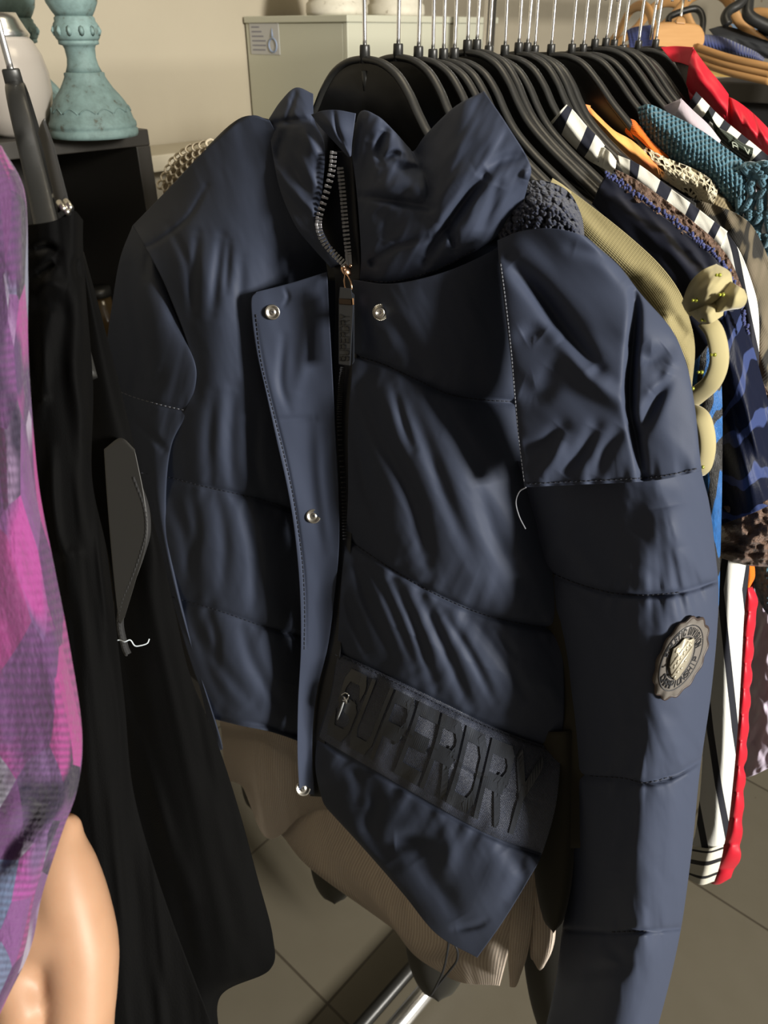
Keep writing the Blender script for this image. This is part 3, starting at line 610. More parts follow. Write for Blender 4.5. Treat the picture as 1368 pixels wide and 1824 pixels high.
# --- right front panel
RS = [[(628, 632), (680, 648), (740, 675), (800, 702), (860, 712), (930, 716)], [(612, 955), (640, 975), (700, 1015), (760, 1050), (830, 1083), (900, 1105), (985, 1120)],
      [(600, 1160), (640, 1180), (700, 1210), (780, 1250), (880, 1296), (985, 1335)], [(565, 1312), (610, 1345), (690, 1388), (780, 1440), (880, 1492), (960, 1522)]]
def d_right(U, V, S, T):
    d = quilt(U, V, RS, .017, 46, .0035, 5, .0042, 40, 42, 21)
    for p, w_, a in (([(640, 690), (680, 780), (740, 900), (760, 1000)], 16, -.009), ([(632, 760), (650, 860), (690, 960)], 13, -.007), ([(720, 700), (760, 790), (800, 900), (850, 1010)], 15, -.006), ([(700, 690), (720, 760), (735, 800)], 9, -.005),
                     ([(850, 860), (880, 950), (930, 1040)], 18, -.006), ([(800, 740), (850, 820), (930, 900)], 20, -.004), ([(690, 560), (730, 620), (770, 680)], 16, -.005), ([(640, 560), (660, 610)], 12, -.004),
                     ([(628, 985), (660, 1080), (700, 1170)], 11, -.007), ([(655, 1000), (700, 1090), (740, 1190)], 10, -.006), ([(700, 1030), (740, 1120), (775, 1225)], 11, -.008), ([(745, 1050), (790, 1150), (840, 1265)], 12, -.008),
                     ([(790, 1090), (840, 1170), (880, 1250)], 9, -.005), ([(830, 1095), (880, 1150), (940, 1240)], 12, -.005), ([(880, 1120), (920, 1170)], 9, -.005), ([(615, 1060), (640, 1130), (655, 1170)], 9, -.005),
                     ([(650, 1380), (668, 1430), (660, 1480), (700, 1540)], 16, -.009), ([(620, 1360), (640, 1400), (635, 1440)], 12, -.006), ([(700, 1500), (740, 1500), (765, 1520)], 16, -.012), ([(740, 1530), (790, 1590), (820, 1640)], 18, -.008), ([(790, 1440), (800, 1520), (790, 1560)], 16, .005), ([(900, 1510), (930, 1560), (900, 1610)], 14, -.005), ([(810, 1655), (850, 1648), (865, 1640)], 7, -.004)):
        d += crease(U, V, p, w_, a)
    d += .0026*wr(U, V, 64, 280, 66, 31) + .0004*wr(U, V, 60, 60, 18, 32)
    return d
RPC = [
 [(628, 498, 0.000), (700, 505, 0.011), (790, 485, 0.007), (870, 450, -0.010), (912, 420, -0.028)],
 [(632, 570, 0.000), (710, 570, 0.012), (800, 560, -0.001), (880, 540, -0.029), (940, 520, -0.063)],
 [(628, 640, 0.000), (720, 665, 0.010), (810, 705, -0.008), (890, 720, -0.042), (965, 730, -0.085)],
 [(620, 760, 0.000), (710, 790, 0.018), (810, 830, 0.008), (890, 850, -0.022), (975, 860, -0.074)],
 [(620, 880, 0.000), (710, 900, 0.018), (810, 930, 0.010), (900, 960, -0.020), (985, 970, -0.074)],
 [(615, 958, 0.000), (700, 1012, 0.016), (800, 1067, 0.008), (900, 1105, -0.020), (1000, 1122, -0.069)],
 [(606, 1060, 0.000), (700, 1110, 0.018), (800, 1170, 0.012), (900, 1220, -0.016), (1005, 1242, -0.069)],
 [(600, 1162, 0.000), (700, 1208, 0.014), (790, 1252, 0.008), (890, 1300, -0.016), (1000, 1338, -0.064)],
 [(588, 1240, 0.000), (680, 1285, 0.017), (780, 1338, 0.013), (880, 1392, -0.007), (990, 1435, -0.043)],
 [(566, 1314, 0.000), (660, 1368, 0.017), (760, 1426, 0.017), (870, 1486, 0.005), (966, 1520, -0.023)],
 [(562, 1370, 0.000), (640, 1430, 0.022), (740, 1500, 0.027), (850, 1570, 0.021), (942, 1566, -0.005)],
 [(574, 1424, 0.000), (640, 1490, 0.020), (712, 1560, 0.026), (800, 1632, 0.022), (897, 1640, 0.000)],
 [(582, 1440, -0.006), (650, 1514, 0.006), (718, 1592, 0.014), (778, 1664, 0.012), (850, 1706, 0.000)]]
RP = patch('front_panel', RPC, NAVY, jk, nu=400, nv=190, disp=d_right, thick=.02)
for s_ in RS[:2]: stitch(RP, s_, THREAD, jk, 8, 5)
# --- logo tape with raised lettering
def grid_at(s, x, y, off):          # x along the tape 0..1, y from top 0..1
    i = np.clip(y, 0, 1)*(s.U.shape[0] - 1); j = np.clip(x, 0, 1)*(s.U.shape[1] - 1)
    i0 = np.minimum(i.astype(int), s.U.shape[0] - 2); j0 = np.minimum(j.astype(int), s.U.shape[1] - 2); fi = (i - i0)[:, None]; fj = (j - j0)[:, None]
    X = s.X; p = X[i0, j0]*(1 - fi)*(1 - fj) + X[i0 + 1, j0]*fi*(1 - fj) + X[i0, j0 + 1]*(1 - fi)*fj + X[i0 + 1, j0 + 1]*fi*fj
    d = np.array([0, 0, CAMZ]) - p; return p + d/np.linalg.norm(d, axis=1)[:, None]*off
def d_tape(U, V, S, T):
    d = d_right(U, V, S, T) + .0034
    d += crease(U, V, [(606, 1258), (690, 1300), (780, 1345), (870, 1395), (965, 1432)], 6, -.0022)
    return d
TP = patch('logo_tape', [[(a[0] + (2 if k == 0 else 0), a[1], a[2]) for k, a in enumerate(r)] for r in RPC[7:10]], TAPE, jk, nu=90, nv=260, disp=d_tape, thick=.004, uvs=1.0)
stitch(TP, [(596, 1166), (640, 1184), (700, 1214), (780, 1254), (880, 1300), (980, 1337)], THREAD, jk, 8, 5)
def mp_tape(x, y, h): return grid_at(TP, .04 + x*.87 + (y - .5)*.035 + .0*x, .86 - y*.70, .0016*h + .0002)
lt = letters('SUPERDRY', mp_tape, .24, .28, sub=14).build('lettering', RUB, TP.o, smooth=False, label='raised dark rubber lettering')
# --- placket flap
def d_plk(U, V, S, T):
    d = .0015*wr(U, V, 75, 200, 50, 41) + crease(U, V, [(505, 600), (500, 680), (515, 730)], 8, -.003) + crease(U, V, [(470, 750), (500, 748), (560, 745)], 6, -.0025) + crease(U, V, [(508, 515), (513, 530), (505, 545)], 4, -.002) + crease(U, V, [(552, 560), (540, 640), (528, 700)], 12, .003) + crease(U, V, [(565, 760), (570, 860), (585, 980)], 10, .003)
    d += crease(U, V, [(456, 575), (472, 665), (490, 740), (512, 830), (530, 930), (543, 1040), (545, 1150)], 3, -.0018)
    return d
PK = patch('placket_flap', [
 [(456, 520, 0.049), (515, 505, .030), (583, 484, .012)], [(447, 540, 0.055), (515, 560, .032), (586, 550, .012)], [(456, 620, 0.058), (530, 640, .030), (591, 640, .012)],
 [(474, 700, 0.058), (540, 720, .028), (595, 720, .012)], [(494, 790, 0.055), (550, 800, .026), (599, 800, .012)], [(512, 870, 0.052), (560, 880, .024), (603, 880, .012)],
 [(525, 950, 0.046), (568, 960, .022), (604, 970, .012)], [(534, 1050, 0.041), (570, 1060, .018), (596, 1060, .010)], [(536, 1150, 0.038), (565, 1160, .016), (584, 1150, .010)],
 [(531, 1250, 0.035), (550, 1250, .016), (563, 1240, .010)], [(530, 1340, 0.035), (545, 1345, .016), (556, 1330, .010)], [(533, 1408, 0.032), (545, 1413, .016), (560, 1416, .010)]],
 NAVYB, jk, nu=220, nv=60, disp=d_plk, thick=.004, backp=False)
stitch(PK, [(456, 560), (465, 640), (484, 720), (505, 805), (524, 890), (538, 990), (543, 1080), (542, 1160)], THREAD, jk, 8, 5.5)
# --- zip: tape, teeth, slider, pull
ZT = patch('zip_tape', [[(585, 270, -.012), (628, 268, -.008)], [(572, 350, -.014), (634, 360, -.006)], [(575, 430, -.012), (640, 440, -.002)], [(596, 490, -.004), (642, 500, .0)], [(596, 640, -.004), (636, 640, .002)], [(600, 800, -.002), (630, 800, .004)],
 [(602, 960, .0), (626, 960, .006)], [(588, 1060, .0), (616, 1060, .006)], [(566, 1200, .0), (602, 1200, .006)], [(550, 1330, .0), (578, 1330, .004)], [(552, 1418, .0), (580, 1420, .002)]], LINING, jk, nu=200, nv=14, thick=.003)
def teeth(path, n, off, mat, w_=6.0, lab=None, r=.0016):
    p = cr(np.array(path, float), n); mb = MB(); q3 = []
    for k in range(n): q3.append(P(p[k, 0], p[k, 1], 1/q_jacket(p[k, 0], p[k, 1]) - p[k, 2] - off))
    q3 = np.array(q3); tg = np.gradient(q3, axis=0); tg /= np.linalg.norm(tg, axis=1)[:, None]
    for k in range(n):
        vw = np.array([0, 0, CAMZ]) - q3[k]; vw /= np.linalg.norm(vw); sd = np.cross(tg[k], vw); sd /= np.linalg.norm(sd)
        st = np.linalg.norm(q3[1] - q3[0])
        mb.box(q3[k], sd*r*1.7, tg[k]*st*.30, vw*r*.8); mb.box(q3[k] + sd*r*1.1*(1 if k % 2 else .8), sd*r*.7, tg[k]*st*.40, vw*r*1.1)
    return mb.build('zip_teeth', mat, jk, False, label=lab, bevel=.0003)
teeth([(594, 272, 0), (591, 305, 0), (581, 345, .002), (569, 385, .004), (568, 408, .005), (578, 432, .006), (596, 453, .007), (613, 470, .008)], 30, .014, GUN, lab='bright gunmetal zip teeth')
teeth([(606, 300, -.002), (611, 350, -.002), (615, 400, 0), (620, 450, .004), (622, 472, .006)], 30, .000, GUN)
teeth([(610, 655, .004), (606, 700, .004), (605, 760, .004), (612, 880, .006), (614, 960, .007)], 55, .002, LINING, r=.0013)
def ptj(u, v, off): return P(u, v, 1/q_jacket(u, v) - off)
mb = MB(); mb.tube([ptj(612, 473, .014), ptj(616, 480, .016), ptj(620, 490, .018)], [.003, .0045, .003], 12, ry=[.002, .003, .002]); ball(mb, ptj(612, 475, .019), .0016); ball(mb, ptj(625, 473, .017), .0014)
zs = mb.build('zip_slider', GOLD, jk, label='rose gold zip slider')
mb = MB(); mb.tube([ptj(616, 487, .024), ptj(621, 493, .026), ptj(625, 502, .028), ptj(627, 514, .029), ptj(622, 520, .030), ptj(615, 512, .028), ptj(613, 500, .026)], .0008, 8, closed=True); mb.build('ring', GOLD, zs)
# rubber pull tab: two folded straps
def slab(pts, off0, off1, name, mat, parent, bev=.0008):
    a = np.array([ptj(u, v, off0) for u, v in pts]); b = np.array([ptj(u, v, off1) for u, v in pts]); mb = MB(); n = len(pts)
    mb.add(np.vstack([a, b]), [tuple(range(n)), tuple(range(n, 2*n))[::-1]] + [(i, n + i, n + (i + 1) % n, (i + 1) % n) for i in range(n)]); return mb.build(name, mat, parent, False, bevel=bev)
pt = slab([(605, 511), (626, 514), (630, 540), (624, 652), (603, 649), (603, 540)], .034, .030, 'pull_tab', RUB, jk)
slab([(626, 520), (631, 524), (631, 644), (627, 650)], .031, .024, 'pull_tab_back', RUB, jk)
slab([(603, 531), (627, 533), (627, 544), (603, 542)], .0352, .033, 'tab_clasp', plain('dark_bronze', (.035, .02, .012), .3, metal=.6), jk); slab([(627, 531), (630, 531), (631, 543), (628, 543)], .0355, .025, 'tab_clasp', GOLD, jk, .0002)
def mp_tab(x, y, h): 
    u = 605 + (1 - y)*15 + 1.0; v = 643 - x*83
    return P(u, v, 1/q_jacket(u, v) - .0341 - .0006*h)
letters('SUPERDRY', mp_tab, .20, .30).build('lettering', RUBL, pt, False, label='embossed black lettering')
# --- snaps
def snap(surf, u, v, stud, off=.0):
    n, c = nrm(surf, u, v, 12); vw = np.array([0, 0, CAMZ]) - c; vw /= np.linalg.norm(vw); n = n*.3 + vw*.7; n /= np.linalg.norm(n)
    ax = np.cross(n, (0, 0, 1)); ax /= np.linalg.norm(ax); ay = np.cross(n, ax); c = c + n*off; R = .0062*(c[1]*CP - (c[2] - CAMZ)*SP)/.62
    mb = MB()
    if stud: mb.lathe([(R*.2, .0), (R, .0), (R*1.02, .0008), (R*.8, .0014), (R*.72, .002), (R*.72, .0042), (R*.6, .0048), (R*.38, .0046), (R*.30, .003), (R*.25, .0028)], c, 28, ax, ay, n)
    else: mb.lathe([(R*.2, 0), (R*.95, 0), (R, .0008), (R*.95, .0022), (R*.85, .0026), (R*.72, .0020), (R*.5, .0012), (R*.34, .0014), (R*.26, .0020), (R*.2, .0019)], c, 28, ax, ay, n)
    if stud:
        for k in range(30):
            a = k*math.pi/15; ball(mb, c + (ax*math.cos(a) + ay*math.sin(a))*R*1.0 + n*.0006, R*.10, 4)
    o = mb.build('snap_fastener', STEEL, jk); mb = MB(); mb.lathe([(.0001, .0016), (R*.28, .0016), (R*.28, .0019), (.0001, .0019)], c, 16, ax, ay, n); mb.build('snap_hole', RUBL, o)
snap(PK, 486, 556, False); snap(PK, 559, 919, False); snap(RP, 679, 556, True, .0015)
snap(PK, 540, 1404, False)
# --- collar
def d_col(U, V, S, T):
    d = .006*np.sqrt(np.maximum(0, np.sin(np.pi*T)))
    for p, w_, a in (([(512, 216), (520, 185), (528, 160)], 5, -.003), ([(480, 222), (515, 216), (556, 214)], 7, -.006), ([(515, 220), (500, 260), (495, 290)], 10, -.005), ([(500, 240), (530, 310), (558, 360)], 12, -.005), ([(540, 225), (565, 280)], 14, .005), ([(500, 300), (540, 380), (575, 420)], 12, -.005), ([(495, 300), (530, 350), (566, 380)], 7, .003)):
        d += crease(U, V, p, w_, a)
    return d + .002*wr(U, V, 60, 80, 20, 51)
CL = patch('collar', [[(478, 213, -.01), (500, 180, -.012), (527, 156, -.016), (558, 167, -.02)], [(482, 250, 0), (512, 222, .004), (542, 217, .002), (560, 214, -.006)], [(490, 300, .006), (520, 280, .010), (552, 268, .010), (578, 258, .002)],
 [(503, 350, .010), (530, 335, .016), (556, 330, .014), (575, 330, .004)], [(528, 405, .012), (545, 392, .018), (558, 388, .018), (568, 385, .008)], [(556, 440, .010), (570, 430, .016), (578, 428, .016), (584, 428, .008)], [(590, 478, .006), (597, 474, .008), (603, 472, .008), (610, 472, .006)]], NAVYB, jk, nu=120, nv=60, disp=d_col, thick=.014)
def d_colr(U, V, S, T):
    d = .008*np.sqrt(np.maximum(0, np.sin(np.pi*np.clip(T, 0, 1))))
    for p, w_, a in (([(631, 202), (627, 240), (622, 280)], 4, -.004), ([(686, 232), (676, 262), (676, 290)], 9, -.009), ([(660, 250), (650, 300), (648, 350)], 12, -.006), ([(682, 285), (700, 274), (716, 276)], 6, -.006), ([(700, 288), (722, 300), (752, 305), (765, 340), (767, 368)], 10, -.006), ([(645, 348), (690, 356), (765, 368)], 8, -.007), ([(662, 340), (720, 330), (765, 350)], 16, .004),
                     ([(862, 315), (835, 350), (810, 385), (770, 440), (758, 465)], 11, -.012), ([(800, 400), (806, 425), (808, 445)], 8, -.007), ([(940, 275), (900, 285), (865, 305)], 12, -.005), ([(850, 300), (800, 330), (772, 400)], 16, .004), ([(665, 470), (700, 440), (770, 420)], 8, -.005), ([(660, 460), (668, 475)], 7, -.006), ([(680, 430), (690, 400), (670, 370)], 18, -.004), ([(940, 300), (935, 320)], 8, .004), ([(890, 330), (870, 380), (850, 430)], 12, -.004)):
        d += crease(U, V, p, w_, a)
    return d + .0018*wr(U, V, 120, 80, 22, 61)
CR_ = patch('collar', [
 [(626, 270, -.002), (640, 201, .0), (672, 206, .004), (703, 234, .002), (728, 262, -.006), (738, 268, -.010), (760, 238, -.004), (810, 190, .0), (862, 162, -.006)],
 [(634, 330, .004), (652, 300, .010), (685, 300, .014), (715, 300, .012), (745, 310, .010), (765, 310, .012), (800, 285, .016), (850, 250, .012), (905, 225, .0)],
 [(640, 400, .006), (662, 390, .014), (695, 390, .018), (730, 385, .018), (760, 380, .018), (785, 375, .020), (825, 350, .020), (880, 320, .014), (944, 292, .0)],
 [(643, 460, .004), (668, 462, .012), (700, 456, .016), (740, 447, .018), (775, 435, .018), (805, 425, .018), (845, 400, .016), (890, 365, .008), (940, 330, -.004)],
 [(640, 502, .0), (668, 508, .006), (705, 505, .010), (745, 496, .010), (785, 480, .010), (820, 462, .008), (852, 445, .004), (885, 422, -.002), (925, 385, -.012)]], NAVYB, jk, nu=150, nv=220, disp=d_colr, thick=.014)
stitch(CR_, [(645, 500), (705, 501), (785, 477), (850, 442)], THREAD, jk, 8, 5)
patch('collar_tip', [[(554, 204, .014), (575, 197, .016), (602, 196, .016), (634, 202, .010)], [(572, 228, .016), (590, 224, .022), (608, 228, .020), (630, 232, .012)], [(598, 256, .014), (608, 252, .018), (616, 254, .016), (627, 256, .012)], [(620, 280, .012), (622, 280, .012), (624, 279, .012), (626, 277, .010)]], NAVYB, jk, nu=50, nv=50,
      disp=lambda U, V, S, T: crease(U, V, [(595, 200), (600, 230), (612, 258)], 4, -.003) + crease(U, V, [(560, 208), (590, 245), (618, 276)], 4, -.0015), thick=.006)
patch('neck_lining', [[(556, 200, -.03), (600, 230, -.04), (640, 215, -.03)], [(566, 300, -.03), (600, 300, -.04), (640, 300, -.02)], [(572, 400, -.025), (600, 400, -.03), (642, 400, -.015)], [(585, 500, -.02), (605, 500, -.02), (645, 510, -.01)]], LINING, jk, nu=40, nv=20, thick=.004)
# --- hood folded at the back of the neck and its fleece lining
patch('hood', [[(366, 264, -0.078), (410, 222, -0.045), (442, 206, -0.050), (478, 212, -0.050)], [(385, 300, -0.048), (420, 275, -0.042), (450, 262, -0.044), (486, 258, -0.048)], [(405, 330, -0.042), (440, 325, -0.036), (468, 325, -0.038), (500, 330, -0.044)], [(430, 352, -0.046), (460, 368, -0.042), (490, 385, -0.044), (520, 400, -0.048)]], LINING, jk, nu=50, nv=50,  # near-black lining colour stands in for the shade beside the collar
      disp=lambda U, V, S, T: .003*wr(U, V, 120, 60, 22, 71), thick=.02)
def d_fl(U, V, S, T):
    D = np.full(U.shape, 1e9); rr = random.Random(5)                # tight curls of pile
    for k in range(420):
        cx, cy = rr.uniform(880, 1046), rr.uniform(318, 450); an = rr.uniform(.4, 1.5); c, s = math.cos(an), math.sin(an); x, y = U - cx, V - cy
        D = np.minimum(D, ((x*c + y*s)/11.5)**2 + ((-x*s + y*c)/7.0)**2)
    return .010*np.sqrt(np.maximum(0, 1 - D)) + .0022*vn(U/4, V/4, 7) + .001*vn(U/2, V/2, 8)
patch('fleece_lining', [[(882, 388, -0.038), (905, 345, -0.034), (945, 322, -0.034), (985, 326, -0.038), (1016, 345, -0.042), (1036, 385, -0.044), (1042, 430, -0.046)], [(886, 412, -0.014), (915, 385, -0.006), (950, 370, -0.004), (985, 370, -0.006), (1010, 385, -0.010), (1030, 410, -0.016), (1042, 440, -0.028)], [(890, 440, -0.012), (915, 440, -0.006), (950, 440, -0.004), (985, 440, -0.006), (1010, 440, -0.012), (1030, 445, -0.018), (1045, 455, -0.028)]], FLEECE, jk, nu=170, nv=260, disp=d_fl, thick=.012)
# --- left sleeve
LSS = [[(200, 692), (240, 708), (290, 722), (335, 732)]]
def d_ls(U, V, S, T):
    d = quilt(U, V, LSS, .006, 40, .003, 5, .004, 22, 50, 91)
    for p, w_, a in (([(225, 480), (238, 560), (262, 680)], 11, -.010), ([(262, 450), (258, 500)], 8, -.006), ([(290, 520), (300, 580)], 16, .003), ([(225, 735), (262, 770), (292, 800)], 8, -.009), ([(240, 660), (238, 700)], 8, -.005), ([(285, 660), (272, 700)], 10, -.004)):
        d += crease(U, V, p, w_, a)
    return d + .0014*wr(U, V, 100, 140, 46, 95)
LSL = patch('sleeve', [
 [(236, 402, -0.016), (255, 420, -0.001), (276, 440, 0.006)], [(214, 460, -0.006), (258, 482, 0.033), (296, 510, 0.035)], [(200, 540, 0.004), (262, 560, 0.060), (325, 590, 0.062)], [(190, 630, 0.004), (268, 640, 0.064), (350, 660, 0.070)], [(205, 690, 0.008), (268, 705, 0.066), (336, 730, 0.072)],
 [(222, 745, 0.012), (265, 765, 0.064), (306, 792, 0.070)], [(244, 830, 0.014), (270, 850, 0.058), (296, 875, 0.064)], [(268, 910, 0.014), (284, 935, 0.056), (300, 960, 0.062)], [(292, 1010, 0.014), (306, 1035, 0.054), (320, 1060, 0.060)], [(330, 1130, 0.010), (340, 1155, 0.052), (352, 1180, 0.058)], [(362, 1250, 0.008), (376, 1275, 0.046), (394, 1318, 0.054)], [(374, 1320, 0.004), (384, 1330, 0.042), (392, 1338, 0.048)]],
 NAVY, jk, nu=260, nv=80, disp=d_ls, bulge=.012, thick=.05, cos=True)
stitch(LSL, LSS[0], THREADL, jk, 8, 5)
# --- right sleeve
RSS = [[(940, 1000), (985, 1022), (1030, 1040), (1090, 1056), (1150, 1060), (1210, 1055), (1280, 1034)], [(985, 1375), (1050, 1382), (1110, 1386), (1150, 1394), (1200, 1382), (1262, 1346)], [(985, 1655), (1090, 1660), (1150, 1658), (1225, 1652)]]
def d_rs(U, V, S, T):
    d = quilt(U, V, RSS, .010, 46, .004, 5, .004, 26, 50, 101)
    for p, w_, a in (([(1010, 940), (1050, 1010), (1075, 1050)], 20, -.008), ([(1020, 1060), (1060, 1100), (1090, 1140)], 16, -.005), ([(1115, 1290), (1120, 1330), (1105, 1385)], 18, -.007), ([(1100, 1220), (1115, 1290)], 16, -.006), ([(1105, 1400), (1110, 1460), (1095, 1560)], 18, -.006), ([(1090, 1580), (1100, 1620), (1100, 1660)], 18, -.006), ([(1080, 1680), (1110, 1720), (1050, 1730)], 14, -.006), ([(1185, 900), (1200, 980)], 30, .004)):
        d += crease(U, V, p, w_, a)
    return d + .006*wr(U, V, 82, 190, 90, 105) + .0012*wr(U, V, 40, 70, 44, 107) + .0003*wr(U, V, 60, 50, 18, 106)
RSL = patch('sleeve', [
 [(915, 820, -0.050), (1004, 832, -0.031), (1087, 836, -0.025), (1173, 836, -0.028), (1246, 815, -0.052)], [(932, 868, -0.053), (1018, 876, -0.032), (1098, 874, -0.024), (1181, 874, -0.028), (1252, 850, -0.052)], [(940, 930, -0.063), (1027, 936, -0.036), (1108, 926, -0.022), (1192, 926, -0.026), (1264, 900, -0.052)], [(950, 1000, -0.074), (1037, 1012, -0.040), (1118, 1005, -0.020), (1202, 1005, -0.025), (1274, 980, -0.052)], [(962, 1065, -0.084), (1047, 1075, -0.045), (1127, 1072, -0.018), (1210, 1072, -0.024), (1280, 1050, -0.052)],
 [(975, 1150, -0.097), (1056, 1155, -0.050), (1132, 1150, -0.015), (1210, 1150, -0.022), (1277, 1130, -0.052)], [(985, 1250, -0.105), (1060, 1258, -0.053), (1131, 1255, -0.013), (1204, 1255, -0.021), (1266, 1240, -0.052)], [(998, 1390, -0.105), (1065, 1396, -0.053), (1127, 1398, -0.013), (1192, 1398, -0.021), (1247, 1372, -0.052)], [(1008, 1500, -0.105), (1069, 1502, -0.053), (1126, 1505, -0.013), (1185, 1505, -0.021), (1235, 1492, -0.052)], [(1008, 1600, -0.105), (1065, 1604, -0.053), (1119, 1604, -0.013), (1174, 1604, -0.021), (1222, 1596, -0.052)],
 [(1000, 1665, -0.105), (1057, 1668, -0.053), (1110, 1668, -0.013), (1165, 1668, -0.021), (1212, 1660, -0.052)], [(990, 1745, -0.105), (1045, 1750, -0.053), (1096, 1750, -0.013), (1149, 1750, -0.021), (1195, 1740, -0.052)], [(972, 1830, -0.105), (1026, 1835, -0.053), (1076, 1835, -0.013), (1128, 1835, -0.021), (1172, 1828, -0.052)], [(955, 1910, -0.105), (1007, 1915, -0.053), (1056, 1915, -0.013), (1107, 1915, -0.021), (1150, 1905, -0.052)]],
 NAVYB, jk, nu=380, nv=150, disp=d_rs, bulge=.020, thick=.06, cos=True)
for s_ in RSS: stitch(RSL, s_[1:-1], THREAD, jk, 9, 5.5)
# --- shoulder panel at the top of the right sleeve (free front edge stands off)
def d_sp(U, V, S, T):
    d = .0
    for p, w_, a in (([(905, 462), (960, 520), (1010, 590), (1060, 660)], 17, -.012), ([(1150, 700), (1050, 640), (960, 560)], 24, .0), ([(1000, 600), (1060, 680), (1122, 728)], 18, .007), ([(1130, 520), (1132, 560), (1125, 640), (1122, 720), (1135, 790), (1146, 850)], 9, -.014), ([(1135, 620), (1160, 640), (1190, 620)], 18, -.005), ([(1190, 660), (1160, 730), (1140, 770)], 12, -.007), ([(1160, 700), (1180, 680), (1195, 650)], 10, .005),
                     ([(930, 600), (950, 590), (965, 600)], 16, -.004), ([(925, 690), (960, 700), (990, 660)], 20, -.004), ([(930, 800), (970, 790), (1000, 760)], 14, -.005), ([(1000, 850), (1040, 800), (1060, 760)], 14, -.006), ([(960, 852), (985, 820), (1000, 780)], 12, .004), ([(1060, 852), (1080, 800), (1110, 760)], 14, -.004), ([(1020, 440), (1080, 460), (1120, 500)], 14, -.003)):
        d = d + crease(U, V, p, w_, a)
    e, al, L = pdist(U, V, [(930, 868), (1000, 862), (1100, 858), (1250, 838)])
    d += .006*(1 - np.exp(-e/30)) + .0035*(vn(al/18, e/60, 115) - .5)*np.exp(-e/30)
    return d + .0016*wr(U, V, 45, 140, 60, 111)
SPn = patch('shoulder_panel', [
 [(886, 428, 0.020), (930, 411, 0.024), (985, 407, 0.023), (1035, 418, 0.016), (1052, 428, 0.007)], [(889, 470, 0.023), (950, 455, 0.019), (1010, 450, 0.016), (1070, 460, 0.010), (1103, 474, -0.002)], [(896, 530, 0.023), (965, 520, 0.015), (1035, 515, 0.009), (1100, 520, 0.003), (1142, 524, -0.006)], [(905, 600, 0.024), (985, 595, 0.016), (1065, 590, 0.010), (1140, 590, 0.004), (1197, 588, -0.012)],
 [(912, 660, 0.024), (995, 660, 0.018), (1080, 660, 0.012), (1160, 655, 0.004), (1224, 652, -0.012)], [(918, 730, 0.022), (1000, 735, 0.018), (1090, 735, 0.012), (1170, 732, 0.004), (1238, 726, -0.012)], [(926, 805, 0.020), (1010, 808, 0.016), (1100, 806, 0.010), (1180, 802, 0.004), (1245, 796, -0.010)], [(934, 868, 0.018), (1015, 864, 0.014), (1105, 860, 0.010), (1180, 854, 0.004), (1250, 838, -0.008)]],
 NAVYB, jk, nu=230, nv=190, disp=d_sp, bulge=.004, thick=.012, pw=8)
stitch(SPn, [(940, 862), (1015, 858), (1105, 854), (1180, 848), (1244, 834)], THREAD, jk, 9, 5.5)
stitch(SPn, [(892, 470), (901, 540), (910, 620), (916, 690), (924, 780), (934, 862)], THREADL, jk, 7, 4.5, r=.0003)
def thread(name, pts, mat, par, r=.0004, lab=None):
    mb = MB(); mb.tube(cr(np.array([P(u, v, t_) for u, v, t_ in pts]), 60), r, 6); return mb.build(name, mat, par, label=lab)
tq = lambda u, v, o: 1/q_jacket(u, v) - o
thread('loose_thread', [(937, 868, tq(937, 868, .05)), (925, 876, tq(925, 876, .05)), (919, 895, tq(919, 895, .046)), (925, 920, tq(925, 920, .042)), (936, 942, tq(936, 942, .042))], THREADL, jk)
# --- badge on the sleeve
bn, bc = nrm(RSL, 1213, 1173, 30); bc = at(RSL, 1213, 1173)[0]
ri = at(RSL, [1188, 1238], [1173, 1173]); up_ = at(RSL, [1213, 1213], [1210, 1130])
ex = ri[1] - ri[0]; ex /= np.linalg.norm(ex); ey = up_[1] - up_[0]; ey -= (ey @ ex)*ex; ey /= np.linalg.norm(ey)
pw_ = lambda u, v: at(RSL, u, v)
# badge frame measured on the surface: half width / half height in pixels with its lean
BU, BV, BW, BH = 1213, 1172, 47, 70
def badge_pt(x, y, h):      # x,y in -1..1 badge space -> surface point lifted by h (m)
    u = BU + BW*x + 3.5*y*4; v = BV - BH*y + 0*x - 22*x*1.0
    return at(RSL, u, v, h)
BQ = at(RSL, *[np.array([BU]), np.array([BV])])[0]
def bmap(x, y, h, cache={}):
    if 'A' not in cache:        # quadratic fit of the surface under the badge
        g = np.array([(a, b) for a in np.linspace(-1, 1, 9) for b in np.linspace(-1, 1, 9)]); pts = badge_pt(g[:, 0], g[:, 1], 0.002)
        Am = np.stack([np.ones(len(g)), g[:, 0], g[:, 1], g[:, 0]**2, g[:, 0]*g[:, 1], g[:, 1]**2], -1); cache['A'] = np.linalg.lstsq(Am, pts, rcond=None)[0]
    x = np.asarray(x, float); y = np.asarray(y, float)
    p = np.stack([np.ones_like(x), x, y, x*x, x*y, y*y], -1) @ cache['A']; d = np.array([0, 0, CAMZ]) - p; d /= np.linalg.norm(d, axis=1)[:, None]
    return p + d*np.asarray(h, float).reshape(-1, 1)
